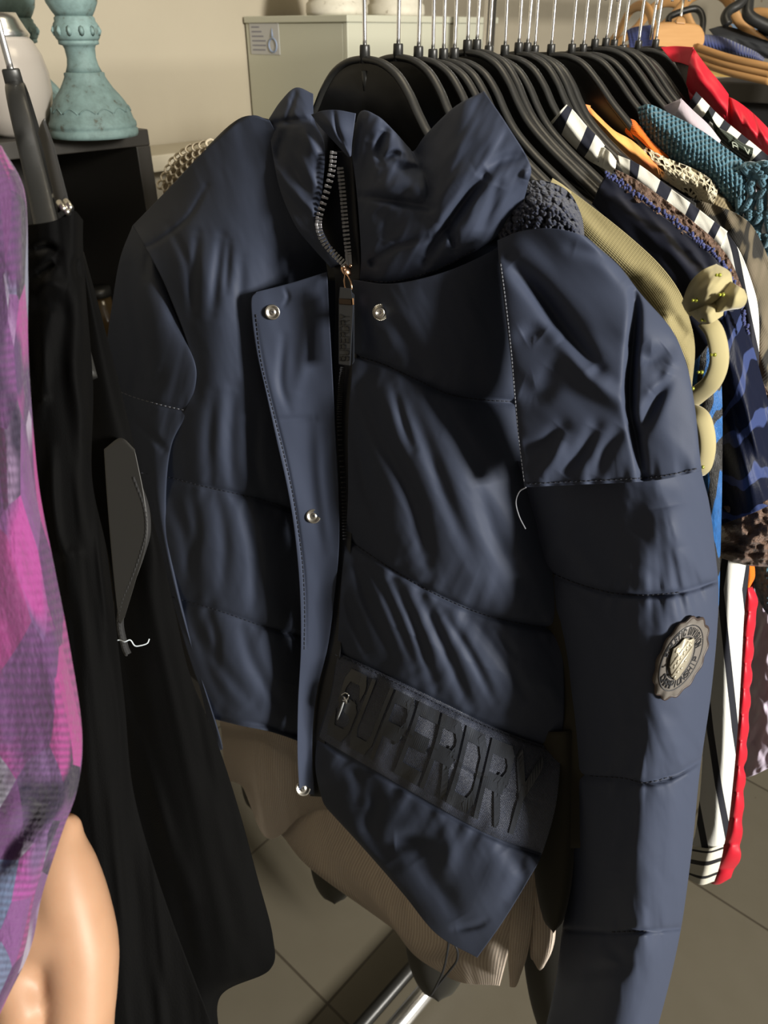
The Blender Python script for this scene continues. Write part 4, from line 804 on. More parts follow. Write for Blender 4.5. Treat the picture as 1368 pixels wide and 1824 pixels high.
def disc(rfun, h0, h1, name, mat, par, n=120, label=None):
    mb = MB(); th = np.linspace(0, 2*math.pi, n, endpoint=False); V_ = []; rings = (0.02, .35, .7, 1.0)
    for r in rings: V_.append(bmap(r*rfun(th)*np.cos(th), r*rfun(th)*np.sin(th), np.full(n, h1)))
    V_.append(bmap(1.02*rfun(th)*np.cos(th), 1.02*rfun(th)*np.sin(th), np.full(n, h0)))
    f = [(i*n + k, i*n + (k + 1) % n, (i + 1)*n + (k + 1) % n, (i + 1)*n + k) for i in range(len(rings)) for k in range(n)]; f.append(tuple(range(n)))
    mb.add(np.vstack(V_), f); return mb.build(name, mat, par, label=label)
scal = lambda th: .965 + .035*np.cos(13*th)
bd = disc(scal, -.002, .0030, 'sleeve_badge', BADGE, jk, label='round scalloped grey rubber badge with metal shield')
def rimtube(rfun, r, h, n=160): 
    mb = MB(); th = np.linspace(0, 2*math.pi, n, endpoint=False); mb.tube(bmap(rfun(th)*np.cos(th), rfun(th)*np.sin(th), np.full(n, h)), r, 6, closed=True); return mb
rimtube(lambda th: scal(th)*1.0, .0011, .0016).build('badge_edging', plain('bronze_rubber', (.035, .022, .018), .5), bd)
mb = rimtube(lambda th: .79 + 0*th, .00045, .0031); mb2 = rimtube(lambda th: .50 + 0*th, .00045, .0031); mb.add(mb2.v[0], mb2.f); mb.build('badge_ring', RUBL, bd)
def arc(text, a0, a1, r0, r1, flip=False):
    def mp(x, y, h):
        a = a0 + (a1 - a0)*x; r = (r1 + (r0 - r1)*y) if flip else (r0 + (r1 - r0)*y)
        return bmap(r*np.cos(a), r*np.sin(a), np.full(len(x), .0031 + .0007*h))
    return letters(text, mp, .20, .32, sub=5)
R_ = math.radians
arc('ATHLETIC DIVISION', R_(160), R_(8), .56, .73).build('lettering', RUBL, bd, False)
arc('CHAMPIONSHIP', R_(205), R_(345), .56, .73, True).build('lettering', RUBL, bd, False)
arc('+', R_(184), R_(180), .60, .70).build('lettering', RUBL, bd, False)
shp = [(-.40, .36), (-.2, .40), (0, .50), (.2, .40), (.40, .36), (.42, .05), (.34, -.22), (.18, -.44), (0, -.56), (-.18, -.44), (-.34, -.22), (-.42, .05)]
shp = cr(np.array(shp + shp[:1]), 72)[:-1]; n = len(shp)
mb = MB(); top = bmap(shp[:, 0]*.95, shp[:, 1]*.95, np.full(n, .0062)); mid = bmap(shp[:, 0], shp[:, 1], np.full(n, .0056)); bot = bmap(shp[:, 0], shp[:, 1], np.full(n, .0028)); cen = bmap(np.array([0.]), np.array([0.]), np.array([.0066]))
mb.add(np.vstack([bot, mid, top, cen]), [(i*n + k, i*n + (k + 1) % n, (i + 1)*n + (k + 1) % n, (i + 1)*n + k) for i in range(2) for k in range(n)] + [(2*n + k, 2*n + (k + 1) % n, 3*n) for k in range(n)])
sh_ = mb.build('shield', SHIELD, bd, label='pale metal shield')
mb = MB()
def bl(pts, r): mb.tube(bmap(np.array([p[0] for p in pts]), np.array([p[1] for p in pts]), np.full(len(pts), .0066)), r, 6)
bl([(-.38, -.12), (-.1, .12), (.18, .36)], .0007); bl([(-.24, -.40), (.05, -.14), (.38, .16)], .0007)
bl([(-.14, .32), (-.24, .30), (-.26, .22), (-.16, .18), (-.12, .10), (-.22, .04)], .0006); bl([(.28, .20), (.34, .26)], .0005)
for k in range(6): x = -.20 + k*.09; y = -.16 + k*.085; bl([(x, y - .05), (x + .02, y + .05)], .0005)
for x, y in ((-.02, -.36), (.10, -.30), (.20, -.14), (-.10, -.46)): bl([(x - .03, y), (x + .03, y + .03)], .0006)
mb.build('shield_relief', plain('worn_nickel', (.52, .48, .38), .45, metal=.5), bd)
# --- pocket zip pull at the tape, hem drawcord
mb = MB(); mb.tube([at(TP, 612, 1240, .003)[0], at(TP, 616, 1245, .006)[0], at(TP, 618, 1252, .004)[0]], .0016, 8); mb.tube(cr(np.array([at(TP, u, v, .005)[0] for u, v in ((608, 1238), (615, 1234), (621, 1238), (618, 1247), (610, 1247))]), 24), .0007, 6)
pz = mb.build('pocket_zip_slider', CHROME, jk)
mb = MB(); mb.tube([at(TP, 612, 1251, .006)[0], at(TP, 608, 1262, .007)[0], at(TP, 604, 1272, .007)[0], at(TP, 601, 1281, .006)[0]], [.0014, .0024, .0026, .0012], 10, ry=[.0008, .0010, .0010, .0008]); mb.build('pull', plain('pale_zip_pull', (.42, .44, .46), .35), pz)
tq2 = lambda u, v: 1/q_jacket(u, v)
mb = MB()
cp = [(800, 1672, .012), (796, 1700, .014), (789, 1730, .012), (775, 1760, .010), (768, 1772, .010), (778, 1758, .006), (800, 1730, .006), (813, 1712, .008), (815, 1695, .010), (809, 1680, .012)]
mb.tube(cr(np.array([P(u, v, tq2(u, v) - o) for u, v, o in cp]), 80), .0013, 8); mb.build('drawcord', RUBL, jk)
# back of the jacket hanging behind its hanger
patch('back_panel', [[(250, 420), (400, 330), (560, 250), (720, 280), (860, 330), (1040, 440)], [(290, 600), (420, 600), (560, 620), (700, 640), (850, 650), (1100, 640)], [(300, 900), (430, 930), (580, 980), (720, 1040), (850, 1060), (1080, 1080)], [(400, 1240), (470, 1260), (560, 1330), (700, 1440), (830, 1560), (900, 1560)]], NAVY, jk,
      q=lambda u, v: q_jacket(u, v)/1.10, nu=60, nv=60, disp=lambda U, V, S, T: .004*wr(U, V, 80, 150, 60, 131), thick=.02)
# ------------------------------------------------------------------ cream knit behind the jacket
q_knit = lambda u, v: q_jacket(u, v)/1.17
ck = thing('cardigan', 'long cream knit cardigan with crochet shoulder hanging behind the navy puffer jacket', 'cardigan', AB(A0 + .06, RAILB, HZ))
patch('crochet_shade_backing', [[(288, 330), (310, 288), (340, 268), (375, 258)], [(292, 352), (320, 330), (350, 315), (395, 300)], [(300, 420), (340, 400), (380, 390), (430, 380)]], plain('shaded_cream_sheet', (.19, .15, .10), .9), ck, q=lambda u, v: q_knit(u, v)*.985, nu=30, nv=30, thick=.003)  # darkened cream sheet, paints the shade behind the open crochet loops
mb = MB(); qk = lambda u, v: 1/q_knit(u, v)
for r_ in range(8):                 # open crochet mesh: rows of joined yarn loops following the shoulder
    for c_ in range(10):
        f_ = (c_ + .5*(r_ % 2))/9.5; g_ = r_/5.5 - .12
        bu = np.interp(f_, [0, .3, .6, 1], [290, 310, 338, 384]) + g_*34; bv = np.interp(f_, [0, .3, .6, 1], [336, 296, 273, 260]) + g_*60
        an = np.interp(f_, [0, .5, 1], [-1.2, -.7, -.3]); ca, sa = math.cos(an), math.sin(an)
        pts = [P(bu + 7.6*math.cos(a)*ca - 5.6*math.sin(a)*sa, bv + 7.6*math.cos(a)*sa + 5.6*math.sin(a)*ca, qk(bu, bv) - .002) for a in np.linspace(0, 2*math.pi, 15)[:-1]]
        mb.tube(pts, .00135, 6, closed=True)
mb.build('crochet_shoulder', CROCHET, ck)
def d_kn(U, V, S, T): return .006*wr(U, V, 70, 260, 40, 201) + .004*wr(U, V, 80, 400, 22, 202)
patch('knit_panel', [[(300, 420), (420, 400), (560, 420), (700, 440), (820, 440)], [(320, 900), (450, 920), (580, 960), (700, 1000), (840, 1040)], [(385, 1250), (430, 1260), (480, 1270), (545, 1300), (600, 1330)], [(395, 1315), (425, 1320), (470, 1330), (540, 1370), (600, 1400)], [(400, 1385), (428, 1392), (468, 1420), (538, 1420), (590, 1440)], [(402, 1384), (430, 1398), (468, 1486), (502, 1486), (540, 1440)]], CREAM, ck, q=q_knit, nu=200, nv=70, disp=d_kn, thick=.006)
patch('knit_panel', [[(480, 1290), (600, 1340), (740, 1420), (860, 1500), (950, 1480)], [(502, 1400), (590, 1440), (690, 1520), (780, 1600), (955, 1560)], [(508, 1470), (570, 1500), (660, 1590), (770, 1680), (920, 1650)], [(500, 1484), (560, 1540), (680, 1632), (760, 1712), (905, 1700)], [(502, 1488), (556, 1550), (700, 1655), (800, 1742), (890, 1756)]], CREAM, ck, q=lambda u, v: q_knit(u, v)*.985, nu=130, nv=120, disp=lambda U, V, S, T: .010*wr(U, V, 75, 300, 60, 211) + .004*wr(U, V, 80, 400, 24, 212), thick=.006)
patch('sleeve', [[(905, 1520), (935, 1530), (955, 1540)], [(912, 1600), (932, 1610), (952, 1610)], [(905, 1690), (925, 1695), (942, 1690)], [(908, 1758), (918, 1758), (924, 1748)]], CREAM, ck, q=lambda u, v: q_knit(u, v)*1.0, nu=50, nv=24, bulge=.012, thick=.02, cos=True)
patch('sleeve', [[(940, 1560), (960, 1560), (985, 1570)], [(942, 1640), (966, 1645), (990, 1650)], [(944, 1700), (965, 1702), (984, 1692)], [(950, 1712), (960, 1728), (968, 1724)]], CREAM, ck, q=lambda u, v: q_knit(u, v)*.99, nu=50, nv=24, bulge=.012, thick=.02, cos=True)
# ------------------------------------------------------------------ dark olive garments behind
oc = thing('coat', 'dark olive coat whose rounded hem shows under the cream cardigan', 'coat', AB(A0 + .12, RAILB, HZ))
qo = lambda u, v: q_knit(u, v)/1.10
patch('body', [[(330, 470), (500, 480), (700, 500), (860, 500), (980, 520)], [(350, 900), (520, 930), (700, 1000), (850, 1050), (980, 1080)], [(430, 1250), (540, 1300), (680, 1400), (800, 1480), (960, 1480)], [(450, 1370), (570, 1420), (690, 1540), (790, 1620), (1010, 1640)], [(452, 1440), (562, 1540), (640, 1560), (750, 1690), (830, 1700)]], OLIVE, oc, q=qo, nu=60, nv=60, thick=.02, disp=lambda U, V, S, T: .006*wr(U, V, 80, 300, 60, 221))
def lobe(u0, u1, v0, v1, q, par, name='hem_panel', n=26, skew=0):
    rows = []
    for k in np.linspace(0, 1, n):
        hw = (u1 - u0)/2*math.sqrt(max(.0, 1 - max(0, (k - .40)/.60)**2.0)); c = (u0 + u1)/2 + skew*k; v = v0 + (v1 - v0)*k
        rows.append([(c - hw, v), (c - hw*.4, v + 3), (c + hw*.4, v + 3), (c + hw, v)])
    return patch(name, rows, OLIVE, par, q=q, nu=50, nv=30, bulge=.03, thick=.05, cos=True)
lobe(552, 640, 1470, 1608, qo, oc); lobe(720, 842, 1560, 1782, qo, oc)
lobe(428, 470, 1330, 1440, qo, oc)
oj = thing('jacket', 'dark olive jacket sleeve hanging between the cream cardigan and the right navy sleeve', 'jacket', AB(A0 + .10, RAILB, HZ))
patch('body', [[(930, 480), (1000, 500), (1060, 540)], [(950, 900), (1020, 920), (1080, 940)], [(955, 1300), (1010, 1320), (1070, 1330)], [(955, 1500), (1000, 1510), (1060, 1510)]], OLIVE, oj, q=lambda u, v: q_jacket(u, v)/1.09, nu=40, nv=20, thick=.02)
lobe(946, 1026, 1300, 1660, lambda u, v: q_jacket(u, v)/1.12, oj, 'sleeve', 26)
lobe(922, 1052, 1600, 1900, qo, oj, 'hem_panel', 26, 30)
# ------------------------------------------------------------------ black velvet dress, far left
vd = thing('dress', 'black velvet dress hanging from the edge-on hanger at far left', 'dress', P(60, 380, .45))
q_v1 = lambda u, v: 1/.45 + .0003*(u - 100) - .00022*(v - 400); q_v2 = lambda u, v: 1/.67 + .0003*(u - 200) - .00020*(v - 430)
def d_v1(U, V, S, T):
    d = .004*wr(U, V, 84, 240, 34, 301)
    for p, w_, a in (([(60, 445), (85, 440), (100, 452)], 9, -.010), ([(64, 490), (86, 475), (98, 468)], 8, -.009), ([(56, 520), (90, 505), (120, 515)], 12, .006), ([(60, 560), (90, 540), (115, 560), (118, 650)], 16, -.006), ([(78, 560), (76, 660), (70, 760)], 12, .007), ([(125, 560), (130, 660), (150, 760)], 14, .005), ([(70, 715), (84, 708)], 7, .006), ([(92, 800), (95, 900), (110, 980), (140, 985)], 10, .006), ([(155, 800), (172, 900), (180, 1000), (195, 1120)], 8, .006), ([(142, 460), (136, 470), (140, 500)], 7, -.008)):
        d += crease(U, V, p, w_, a)
    return d
patch('front_panel', [
 [(30, 402, -.01), (70, 398, .008), (100, 392, .012), (130, 375, .010), (148, 392, -.008)], [(28, 470, -.01), (70, 470, .010), (105, 470, .014), (130, 465, .012), (148, 440, -.008)], [(28, 560, -.01), (75, 560, .010), (110, 560, .014), (140, 560, .010), (154, 530, -.008)], [(28, 700, -.01), (80, 700, .012), (115, 700, .014), (145, 700, .010), (166, 690, -.008)],
 [(30, 860, -.01), (90, 860, .012), (120, 860, .014), (145, 860, .010), (164, 850, -.008)], [(60, 1000, -.01), (110, 1000, .012), (140, 1000, .014), (170, 1000, .010), (190, 980, -.006)], [(80, 1120, -.01), (130, 1120, .012), (165, 1120, .012), (190, 1120, .008), (206, 1110, -.006)], [(80, 1300, -.01), (140, 1300, .01), (180, 1300, .01), (205, 1290, .004), (222, 1250, -.006)],
 [(60, 1450, -.01), (140, 1450, .01), (190, 1450, .01), (220, 1440, .004), (240, 1420, -.006)], [(40, 1640, -.01), (140, 1640, .01), (210, 1640, .01), (260, 1640, .0), (300, 1620, -.006)], [(20, 1880, -.01), (140, 1880, .01), (230, 1880, .01), (320, 1880, .0), (395, 1870, -.006)]], VELVET, vd, q=q_v1, nu=300, nv=90, disp=d_v1, thick=.012)
patch('skirt_panel', [
 [(130, 430, -.01), (142, 440, 0), (150, 450, -.01)], [(140, 560, -.01), (165, 560, .006), (180, 560, -.01)], [(150, 700, -.01), (190, 700, .008), (214, 690, -.008)], [(160, 850, -.01), (215, 830, .0), (250, 840, -.008)], [(195, 1000, -.02), (262, 960, .002), (286, 975, -.008)],
 [(205, 1100, -.01), (262, 1080, .01), (312, 1090, -.008)], [(205, 1200, -.01), (275, 1200, .014), (338, 1200, -.008)], [(210, 1320, -.01), (300, 1320, .018), (386, 1320, -.010)], [(220, 1440, -.01), (330, 1440, .02), (425, 1440, -.010)], [(230, 1560, -.01), (350, 1560, .02), (458, 1560, -.010)], [(240, 1660, -.01), (370, 1660, .02), (486, 1668, -.010)], [(250, 1720, -.01), (370, 1730, .016), (480, 1728, -.012)], [(270, 1780, -.01), (350, 1785, .010), (392, 1776, -.010)], [(290, 1880, -.01), (360, 1880, .004), (398, 1880, -.010)]],
 VELVET, vd, q=q_v2, nu=260, nv=80, disp=lambda U, V, S, T: .006*wr(U, V, 78, 320, 50, 311) + crease(U, V, [(245, 1300), (290, 1450), (340, 1600)], 14, .006), thick=.012)
patch('satin_lining', [[(185, 800), (215, 780), (240, 800)], [(190, 880), (225, 870), (258, 890)], [(198, 980), (230, 985), (262, 960)], [(206, 1060), (222, 1060), (240, 1040)], [(212, 1110), (216, 1110), (222, 1100)]], BLACKLIN, vd, q=lambda u, v: q_v2(u, v)*1.0 + .035, nu=40, nv=24, thick=.004, label='smooth grey satin lining')
mb = MB(); pp = cr(np.array([(240, 850), (258, 900), (262, 945), (252, 985), (236, 1030), (220, 1070), (214, 1110), (222, 1150), (228, 1165)], float), 90); pq = np.array([P(u, v, 1/q_v2(u, v) - .014) for u, v in pp])
mb.tube(pq, .0032, 10)
for k in range(0, 88, 2): mb.tube([pq[k] + (0, -.0025, .0018), pq[k + 1] + (0, -.003, -.001)], .0011, 5)
mb.build('cord_edging', BLACKF, vd)
thread('loose_thread', [(202, 1142, .66), (213, 1140, .66), (222, 1143, .655), (232, 1140, .655), (240, 1150, .655), (250, 1150, .655), (262, 1146, .655), (266, 1138, .655)], plain('white_thread', (.5, .55, .6), .7), vd, .0006)
# hanger loop with metal ring
mb = MB(); sp = cr(np.array([P(74, 225, .50), P(86, 262, .48), P(98, 310, .46), P(112, 366, .44)]), 24); mb.tube(sp, .0055, 10, ry=.001, up=(0, -1, 0)); mb.build('hanger_loop', BLACKF, vd)
mb = MB()
for k, (u, v) in enumerate(((110, 366), (117, 372), (122, 364))): mb.tube([P(u - 5, v - 6, .435), P(u + 5, v + 8, .432)], .0017, 8)
mb.build('ring', STEEL, vd, label='silver loop ring')
# ------------------------------------------------------------------ purple jacquard cardigan, nearest the camera
pk = thing('knit_cardigan', 'purple and pink patterned knit cardigan in the left foreground', 'cardigan', P(0, 300, .42))
q_p = q_lin([(0, 300, .405), (120, 1300, .39), (40, 1750, .395)])
patch('body', [[(-210, 300, -.06), (-120, 270, .0), (-50, 255, .01), (-4, 258, -.006), (4, 262, -.012)], [(-210, 400, -.06), (-110, 380, .008), (-30, 360, .014), (22, 345, .004), (44, 342, -.012)], [(-210, 500, -.06), (-110, 500, .010), (-30, 500, .016), (26, 490, .006), (50, 485, -.012)], [(-210, 620, -.06), (-110, 620, .01), (-30, 620, .016), (24, 612, .006), (50, 602, -.012)],
 [(-210, 740, -.06), (-100, 740, .01), (-30, 740, .016), (28, 735, .006), (56, 720, -.012)], [(-210, 880, -.06), (-100, 880, .01), (-20, 880, .016), (40, 880, .006), (70, 870, -.012)], [(-210, 1020, -.06), (-90, 1020, .01), (0, 1020, .018), (65, 1020, .008), (97, 1010, -.012)], [(-210, 1160, -.06), (-80, 1160, .01), (20, 1160, .018), (92, 1160, .008), (124, 1150, -.012)],
 [(-210, 1300, -.06), (-70, 1300, .01), (30, 1300, .018), (110, 1300, .008), (146, 1300, -.012)], [(-210, 1400, -.06), (-80, 1400, .01), (20, 1400, .018), (105, 1400, .010), (139, 1400, -.012)], [(-210, 1490, -.06), (-90, 1490, .01), (0, 1490, .016), (76, 1490, .008), (110, 1485, -.012)], [(-210, 1600, -.06), (-100, 1600, .01), (-20, 1600, .016), (46, 1600, .008), (76, 1590, -.012)],
 [(-210, 1700, -.06), (-110, 1700, .01), (-40, 1700, .014), (26, 1700, .008), (54, 1690, -.012)], [(-210, 1790, -.06), (-120, 1800, .01), (-60, 1810, .012), (-10, 1800, .004), (12, 1780, -.012)], [(-210, 1860, -.06), (-130, 1870, .0), (-80, 1880, .004), (-40, 1880, .0), (-25, 1860, -.012)]],
 PURPLE, pk, q=q_p, nu=360, nv=150, disp=lambda U, V, S, T: .006*wr(U, V, 80, 260, 60, 401) + crease(U, V, [(70, 1420), (20, 1500), (-40, 1580)], 22, -.012) + .0008*vn(U/3, V/3, 4), thick=.022)
# ------------------------------------------------------------------ the person's arm holding that cardigan
def arm():
    mb = MB(); A = lambda u, v, t_: P(u, v, t_ + .022)
    def limb(pts, n=40):
        p = np.array([list(A(u, v, t_)) + [r] for u, v, t_, r in pts]); p = cr(p, n); mb.tube(p[:, :3], p[:, 3], 20)
        for k in (0, -1): ball(mb, p[k, :3], p[k, 3], 8)
    limb([(110, 2240, .43, .034), (120, 2080, .43, .030), (132, 1950, .43, .0235), (143, 1840, .432, .0195), (148, 1760, .435, .0200), (146, 1690, .438, .0215), (132, 1620, .44, .0215), (118, 1560, .442, .0200), (114, 1510, .444, .0160), (122, 1472, .446, .009)], 70)
    limb([(120, 1650, .440, .022), (70, 1640, .442, .022), (34, 1580, .448, .025), (30, 1520, .452, .025)], 30)    # palm behind the cardigan
    limb([(110, 2080, .43, .026), (70, 1960, .428, .0175), (44, 1860, .428, .0150), (36, 1790, .430, .0150), (44, 1730, .436, .0150), (70, 1680, .440, .0165)], 40)      # heel of the hand
    limb([(44, 1800, .426, .013), (14, 1740, .43, .013), (-12, 1690, .436, .012), (-30, 1640, .44, .010), (-36, 1600, .438, .008)], 30)      # thumb
    for fu, fv, L_, k in ((86, 1470, 1.0, 0), (56, 1460, 1.08, 1), (26, 1470, 1.0, 2), (0, 1500, .82, 3)):      # four fingers curled behind the knit
        limb([(fu*.6 + 18, fv + 80, .452, .010), (fu, fv, .458, .0092), (fu - 6, fv - 90*L_, .462, .0086), (fu - 14, fv - 150*L_, .458, .008), (fu - 24, fv - 165*L_, .444, .007)], 26)
    o = mb.build('person', SKIN, None); 
    m = o.modifiers.new('remesh', 'REMESH'); m.mode = 'VOXEL'; m.voxel_size = .0028; m.use_smooth_shade = True
    m = o.modifiers.new('smooth', 'SMOOTH'); m.factor = .6; m.iterations = 14
    return tag(o, 'person reaching in at bottom left, bare forearm and hand behind the purple cardigan', 'person')
arm()
# ------------------------------------------------------------------ garments along the right of the rail
def q_r(s): return q_plane(s)
def hs(i): return HS[i] - .010
def garment(name, label, cat, s, group=None): return thing(name, label, cat, AB(A0 + s, RAILB, HZ), group)
# khaki knit top with tied bows
kh = garment('bow_jumper', 'khaki fine knit top with beaded tie bows down the sleeve, right behind the navy jacket', 'top', hs(1))
qk_ = q_r(hs(1))
patch('shoulder', [[(984, 318, -.006), (974, 345, 0), (960, 400, 0)], [(1012, 336, -.006), (1000, 362, .004), (975, 430, 0)], [(1060, 372, -.006), (1035, 410, .006), (1000, 490, 0)], [(1120, 420, -.006), (1090, 465, .006), (1040, 560, 0)], [(1172, 468, -.006), (1140, 520, .006), (1090, 640, 0)], [(1208, 515, -.006), (1180, 580, .008), (1130, 720, 0)], [(1226, 560, -.006), (1205, 640, .008), (1150, 790, 0)], [(1238, 620, -.006), (1222, 690, .006), (1165, 850, 0)], [(1232, 700, -.006), (1218, 760, .004), (1175, 900, 0)], [(1232, 780, -.006), (1215, 840, .004), (1180, 960, 0)]], KHAKI, kh, q=qk_, nu=160, nv=50, disp=lambda U, V, S, T: .002*wr(U, V, 45, 120, 30, 501) + crease(U, V, [(1195, 560), (1215, 590), (1225, 600)], 10, -.005), thick=.012)
patch('neck_band', [[(984, 317, -.002), (972, 344, .006), (960, 395, .004)], [(1004, 330, -.002), (992, 358, .008), (968, 420, .004)], [(1018, 342, -.002), (1006, 370, .006), (980, 436, .004)]], KHAKIB, kh, q=lambda u, v: qk_(u, v)*1.008, nu=40, nv=24, thick=.012)
qb = lambda u, v: qk_(u, v)
def bowp(ctrl, dz, seed, bl=.012): 
    return patch('bow', [[(u, v, dz + d) for u, v, d in r] for r in ctrl], KHAKIB, kh, q=qb, nu=60, nv=60, disp=lambda U, V, S, T: .003*wr(U, V, 120, 40, 18, seed), bulge=bl, thick=.02, cos=True)
b1 = bowp([[(1214, 540, 0), (1228, 505, .004), (1250, 482, .004), (1276, 470, 0)], [(1220, 552, .0), (1244, 528, .012), (1272, 506, .012), (1300, 484, 0)], [(1228, 564, .0), (1256, 548, .006), (1282, 530, .006), (1306, 508, 0)]], .012, 511)
b2 = bowp([[(1300, 500, 0), (1316, 510, .002), (1326, 516, 0)], [(1282, 516, .004), (1308, 528, .010), (1331, 532, 0)], [(1268, 528, .004), (1300, 545, .010), (1322, 548, 0)], [(1255, 545, .004), (1280, 556, .008), (1296, 552, 0)]], .012, 512)
b3 = bowp([[(1226, 556, 0), (1248, 548, .006), (1276, 530, .0)], [(1238, 568, .0), (1262, 560, .010), (1290, 540, .0)], [(1250, 578, .0), (1266, 576, .006), (1288, 562, .0)]], .016, 513)
def ribbon(pts, w_, name='bow_tail'):
    p = cr(np.array([P(u, v, 1/qb(u, v) - .012 - o) for u, v, o in pts]), 40); mb = MB(); mb.tube(p, w_, 14, ry=.0028, up=tuple(np.array([0, -1.0, .4]))); return mb.build(name, KHAKIB, kh)
ribbon([(1258, 572, .006), (1272, 590, .008), (1280, 620, .008), (1280, 650, .006), (1268, 680, .004), (1244, 702, .0), (1226, 715, -.004)], [.006]*2 + [.0075]*0 + list(np.linspace(.006, .0075, 38)))
ribbon([(1222, 730, -.004), (1248, 742, .004), (1258, 770, .006), (1260, 800, .006), (1254, 830, .004), (1244, 842, .0)], .006)
ribbon([(1224, 752, -.004), (1238, 765, .0), (1240, 785, .0), (1236, 800, -.002)], .004)
for u, v in ((1282, 490), (1288, 525), (1240, 535), (1256, 570), (1273, 632), (1250, 663), (1234, 692), (1252, 832)):
    mb = MB(); c = P(u, v, 1/qb(u, v) - .034); ball(mb, c, .0013, 6); ball(mb, P(u - 6, v, 1/qb(u, v) - .034), .0010, 6); mb.build('bead', BEAD, kh)
# electric blue knit
bk = garment('knit_dress', 'electric blue and black metallic knit dress between the khaki top and navy velvet', 'dress', hs(4))
qb_ = q_r(hs(4))
patch('body', [[(1262, 612, -.004), (1240, 640, .0), (1185, 700, 0)], [(1282, 645, -.006), (1255, 690, .004), (1195, 780, 0)], [(1286, 700, -.006), (1258, 740, .006), (1200, 830, 0)], [(1287, 770, -.006), (1262, 800, .006), (1210, 890, 0)], [(1286, 880, -.006), (1266, 900, .006), (1215, 960, 0)], [(1283, 1000, -.006), (1268, 1010, .004), (1225, 1050, 0)], [(1280, 1100, -.006), (1265, 1110, .004), (1225, 1130, 0)]], BLUE, bk, q=qb_, nu=160, nv=40, disp=lambda U, V, S, T: .003*wr(U, V, 70, 120, 30, 521), thick=.010)
# navy burnout velvet
nv_ = garment('party_top', 'navy velvet top with glossy striped burnout sleeve and fringed shoulder edging', 'top', hs(6))
qn = q_r(hs(6))
patch('shoulder', [[(1078, 312, -.004), (1064, 340, 0), (1040, 400, 0)], [(1130, 350, -.004), (1112, 390, .004), (1080, 470, 0)], [(1196, 396, -.004), (1170, 450, .006), (1130, 560, 0)], [(1252, 440, -.004), (1220, 510, .008), (1170, 640, 0)], [(1292, 480, -.006), (1262, 560, .010), (1200, 700, 0)], [(1316, 535, -.008), (1284, 600, .008), (1222, 720, 0)]], plain('navy_velvet', (.004, .006, .018), .6, sheen=.2, sheenr=.3, sheent=(.4, .5, 1)), nv_, q=qn, nu=90, nv=50, disp=lambda U, V, S, T: .004*wr(U, V, 50, 140, 30, 533), thick=.03)
patch('sleeve', [[(1300, 500, -.008), (1280, 545, .004), (1250, 600, 0)], [(1318, 540, -.008), (1292, 615, .012), (1230, 740, 0)], [(1334, 590, -.010), (1310, 690, .014), (1262, 770, 0)], [(1362, 690, -.012), (1325, 760, .016), (1276, 820, 0)], [(1392, 800, -.014), (1340, 850, .016), (1282, 880, 0)], [(1410, 880, -.014), (1345, 912, .014), (1283, 935, -.004)]], DEVORE, nv_, q=qn, nu=170, nv=90, disp=lambda U, V, S, T: .005*wr(U, V, 70, 140, 40, 531) + .003*wr(U, V, 75, 90, 20, 532), thick=.03)
mb = MB(); fr = cr(np.array([(1080, 308), (1130, 346), (1196, 392), (1252, 436), (1290, 476), (1312, 525), (1330, 590)], float), 150); rnd = random.Random(3)
for k, (u, v) in enumerate(fr):
    p = P(u, v, 1/qn(u, v) - .004); q2 = P(u + rnd.uniform(-3, 5), v + rnd.uniform(-7, 4), 1/qn(u, v) - .006); mb.tube([p, (p + q2)/2 + rnd.uniform(-.001, .001), q2], .0010, 5); ball(mb, q2, .0013, 4)
mb.build('fringed_edging', FRINGE, nv_)
# brown crinkled knit
bn_ = garment('jumper', 'brown sparkly crinkled jumper showing below the navy velvet sleeve', 'jumper', hs(7))
q_b = q_r(hs(7))
patch('shoulder', [[(1094, 300, -.004), (1100, 320, 0), (1100, 350, 0)], [(1130, 318, -.004), (1130, 345, .004), (1125, 375, 0)], [(1180, 352, -.004), (1176, 385, .004), (1170, 420, 0)], [(1235, 395, -.004), (1228, 425, .004), (1220, 470, 0)], [(1275, 430, -.004), (1266, 462, .004), (1250, 520, 0)], [(1304, 470, -.004), (1292, 510, .004), (1270, 560, 0)], [(1325, 520, -.004), (1310, 560, .0), (1290, 600, 0)]], BROWN, bn_, q=q_b, nu=110, nv=40, disp=lambda U, V, S, T: .004*vn(U/9, V/9, 541) + .003*vn(U/4, V/4, 542), thick=.02)
patch('sleeve', [[(1300, 500, -.05), (1315, 520, -.05), (1330, 560, -.05)], [(1296, 640, -.06), (1320, 640, -.06), (1345, 650, -.06)], [(1290, 760, -.05), (1330, 760, -.05), (1400, 760, -.05)], [(1282, 880, 0), (1340, 870, .01), (1420, 850, 0)], [(1279, 945, -.002), (1340, 925, .012), (1420, 900, 0)], [(1277, 975, -.002), (1340, 965, .016), (1420, 955, 0)], [(1282, 992, -.004), (1338, 1002, .010), (1420, 1000, 0)], [(1284, 994, -.006), (1336, 1008, .0), (1420, 1010, -.01)]], BROWN, bn_, q=q_b, nu=120, nv=80, disp=lambda U, V, S, T: .010*vn(U/22, V/16, 543) + .005*vn(U/8, V/7, 544) + crease(U, V, [(1285, 960), (1320, 985), (1368, 985)], 5, -.005), thick=.04)
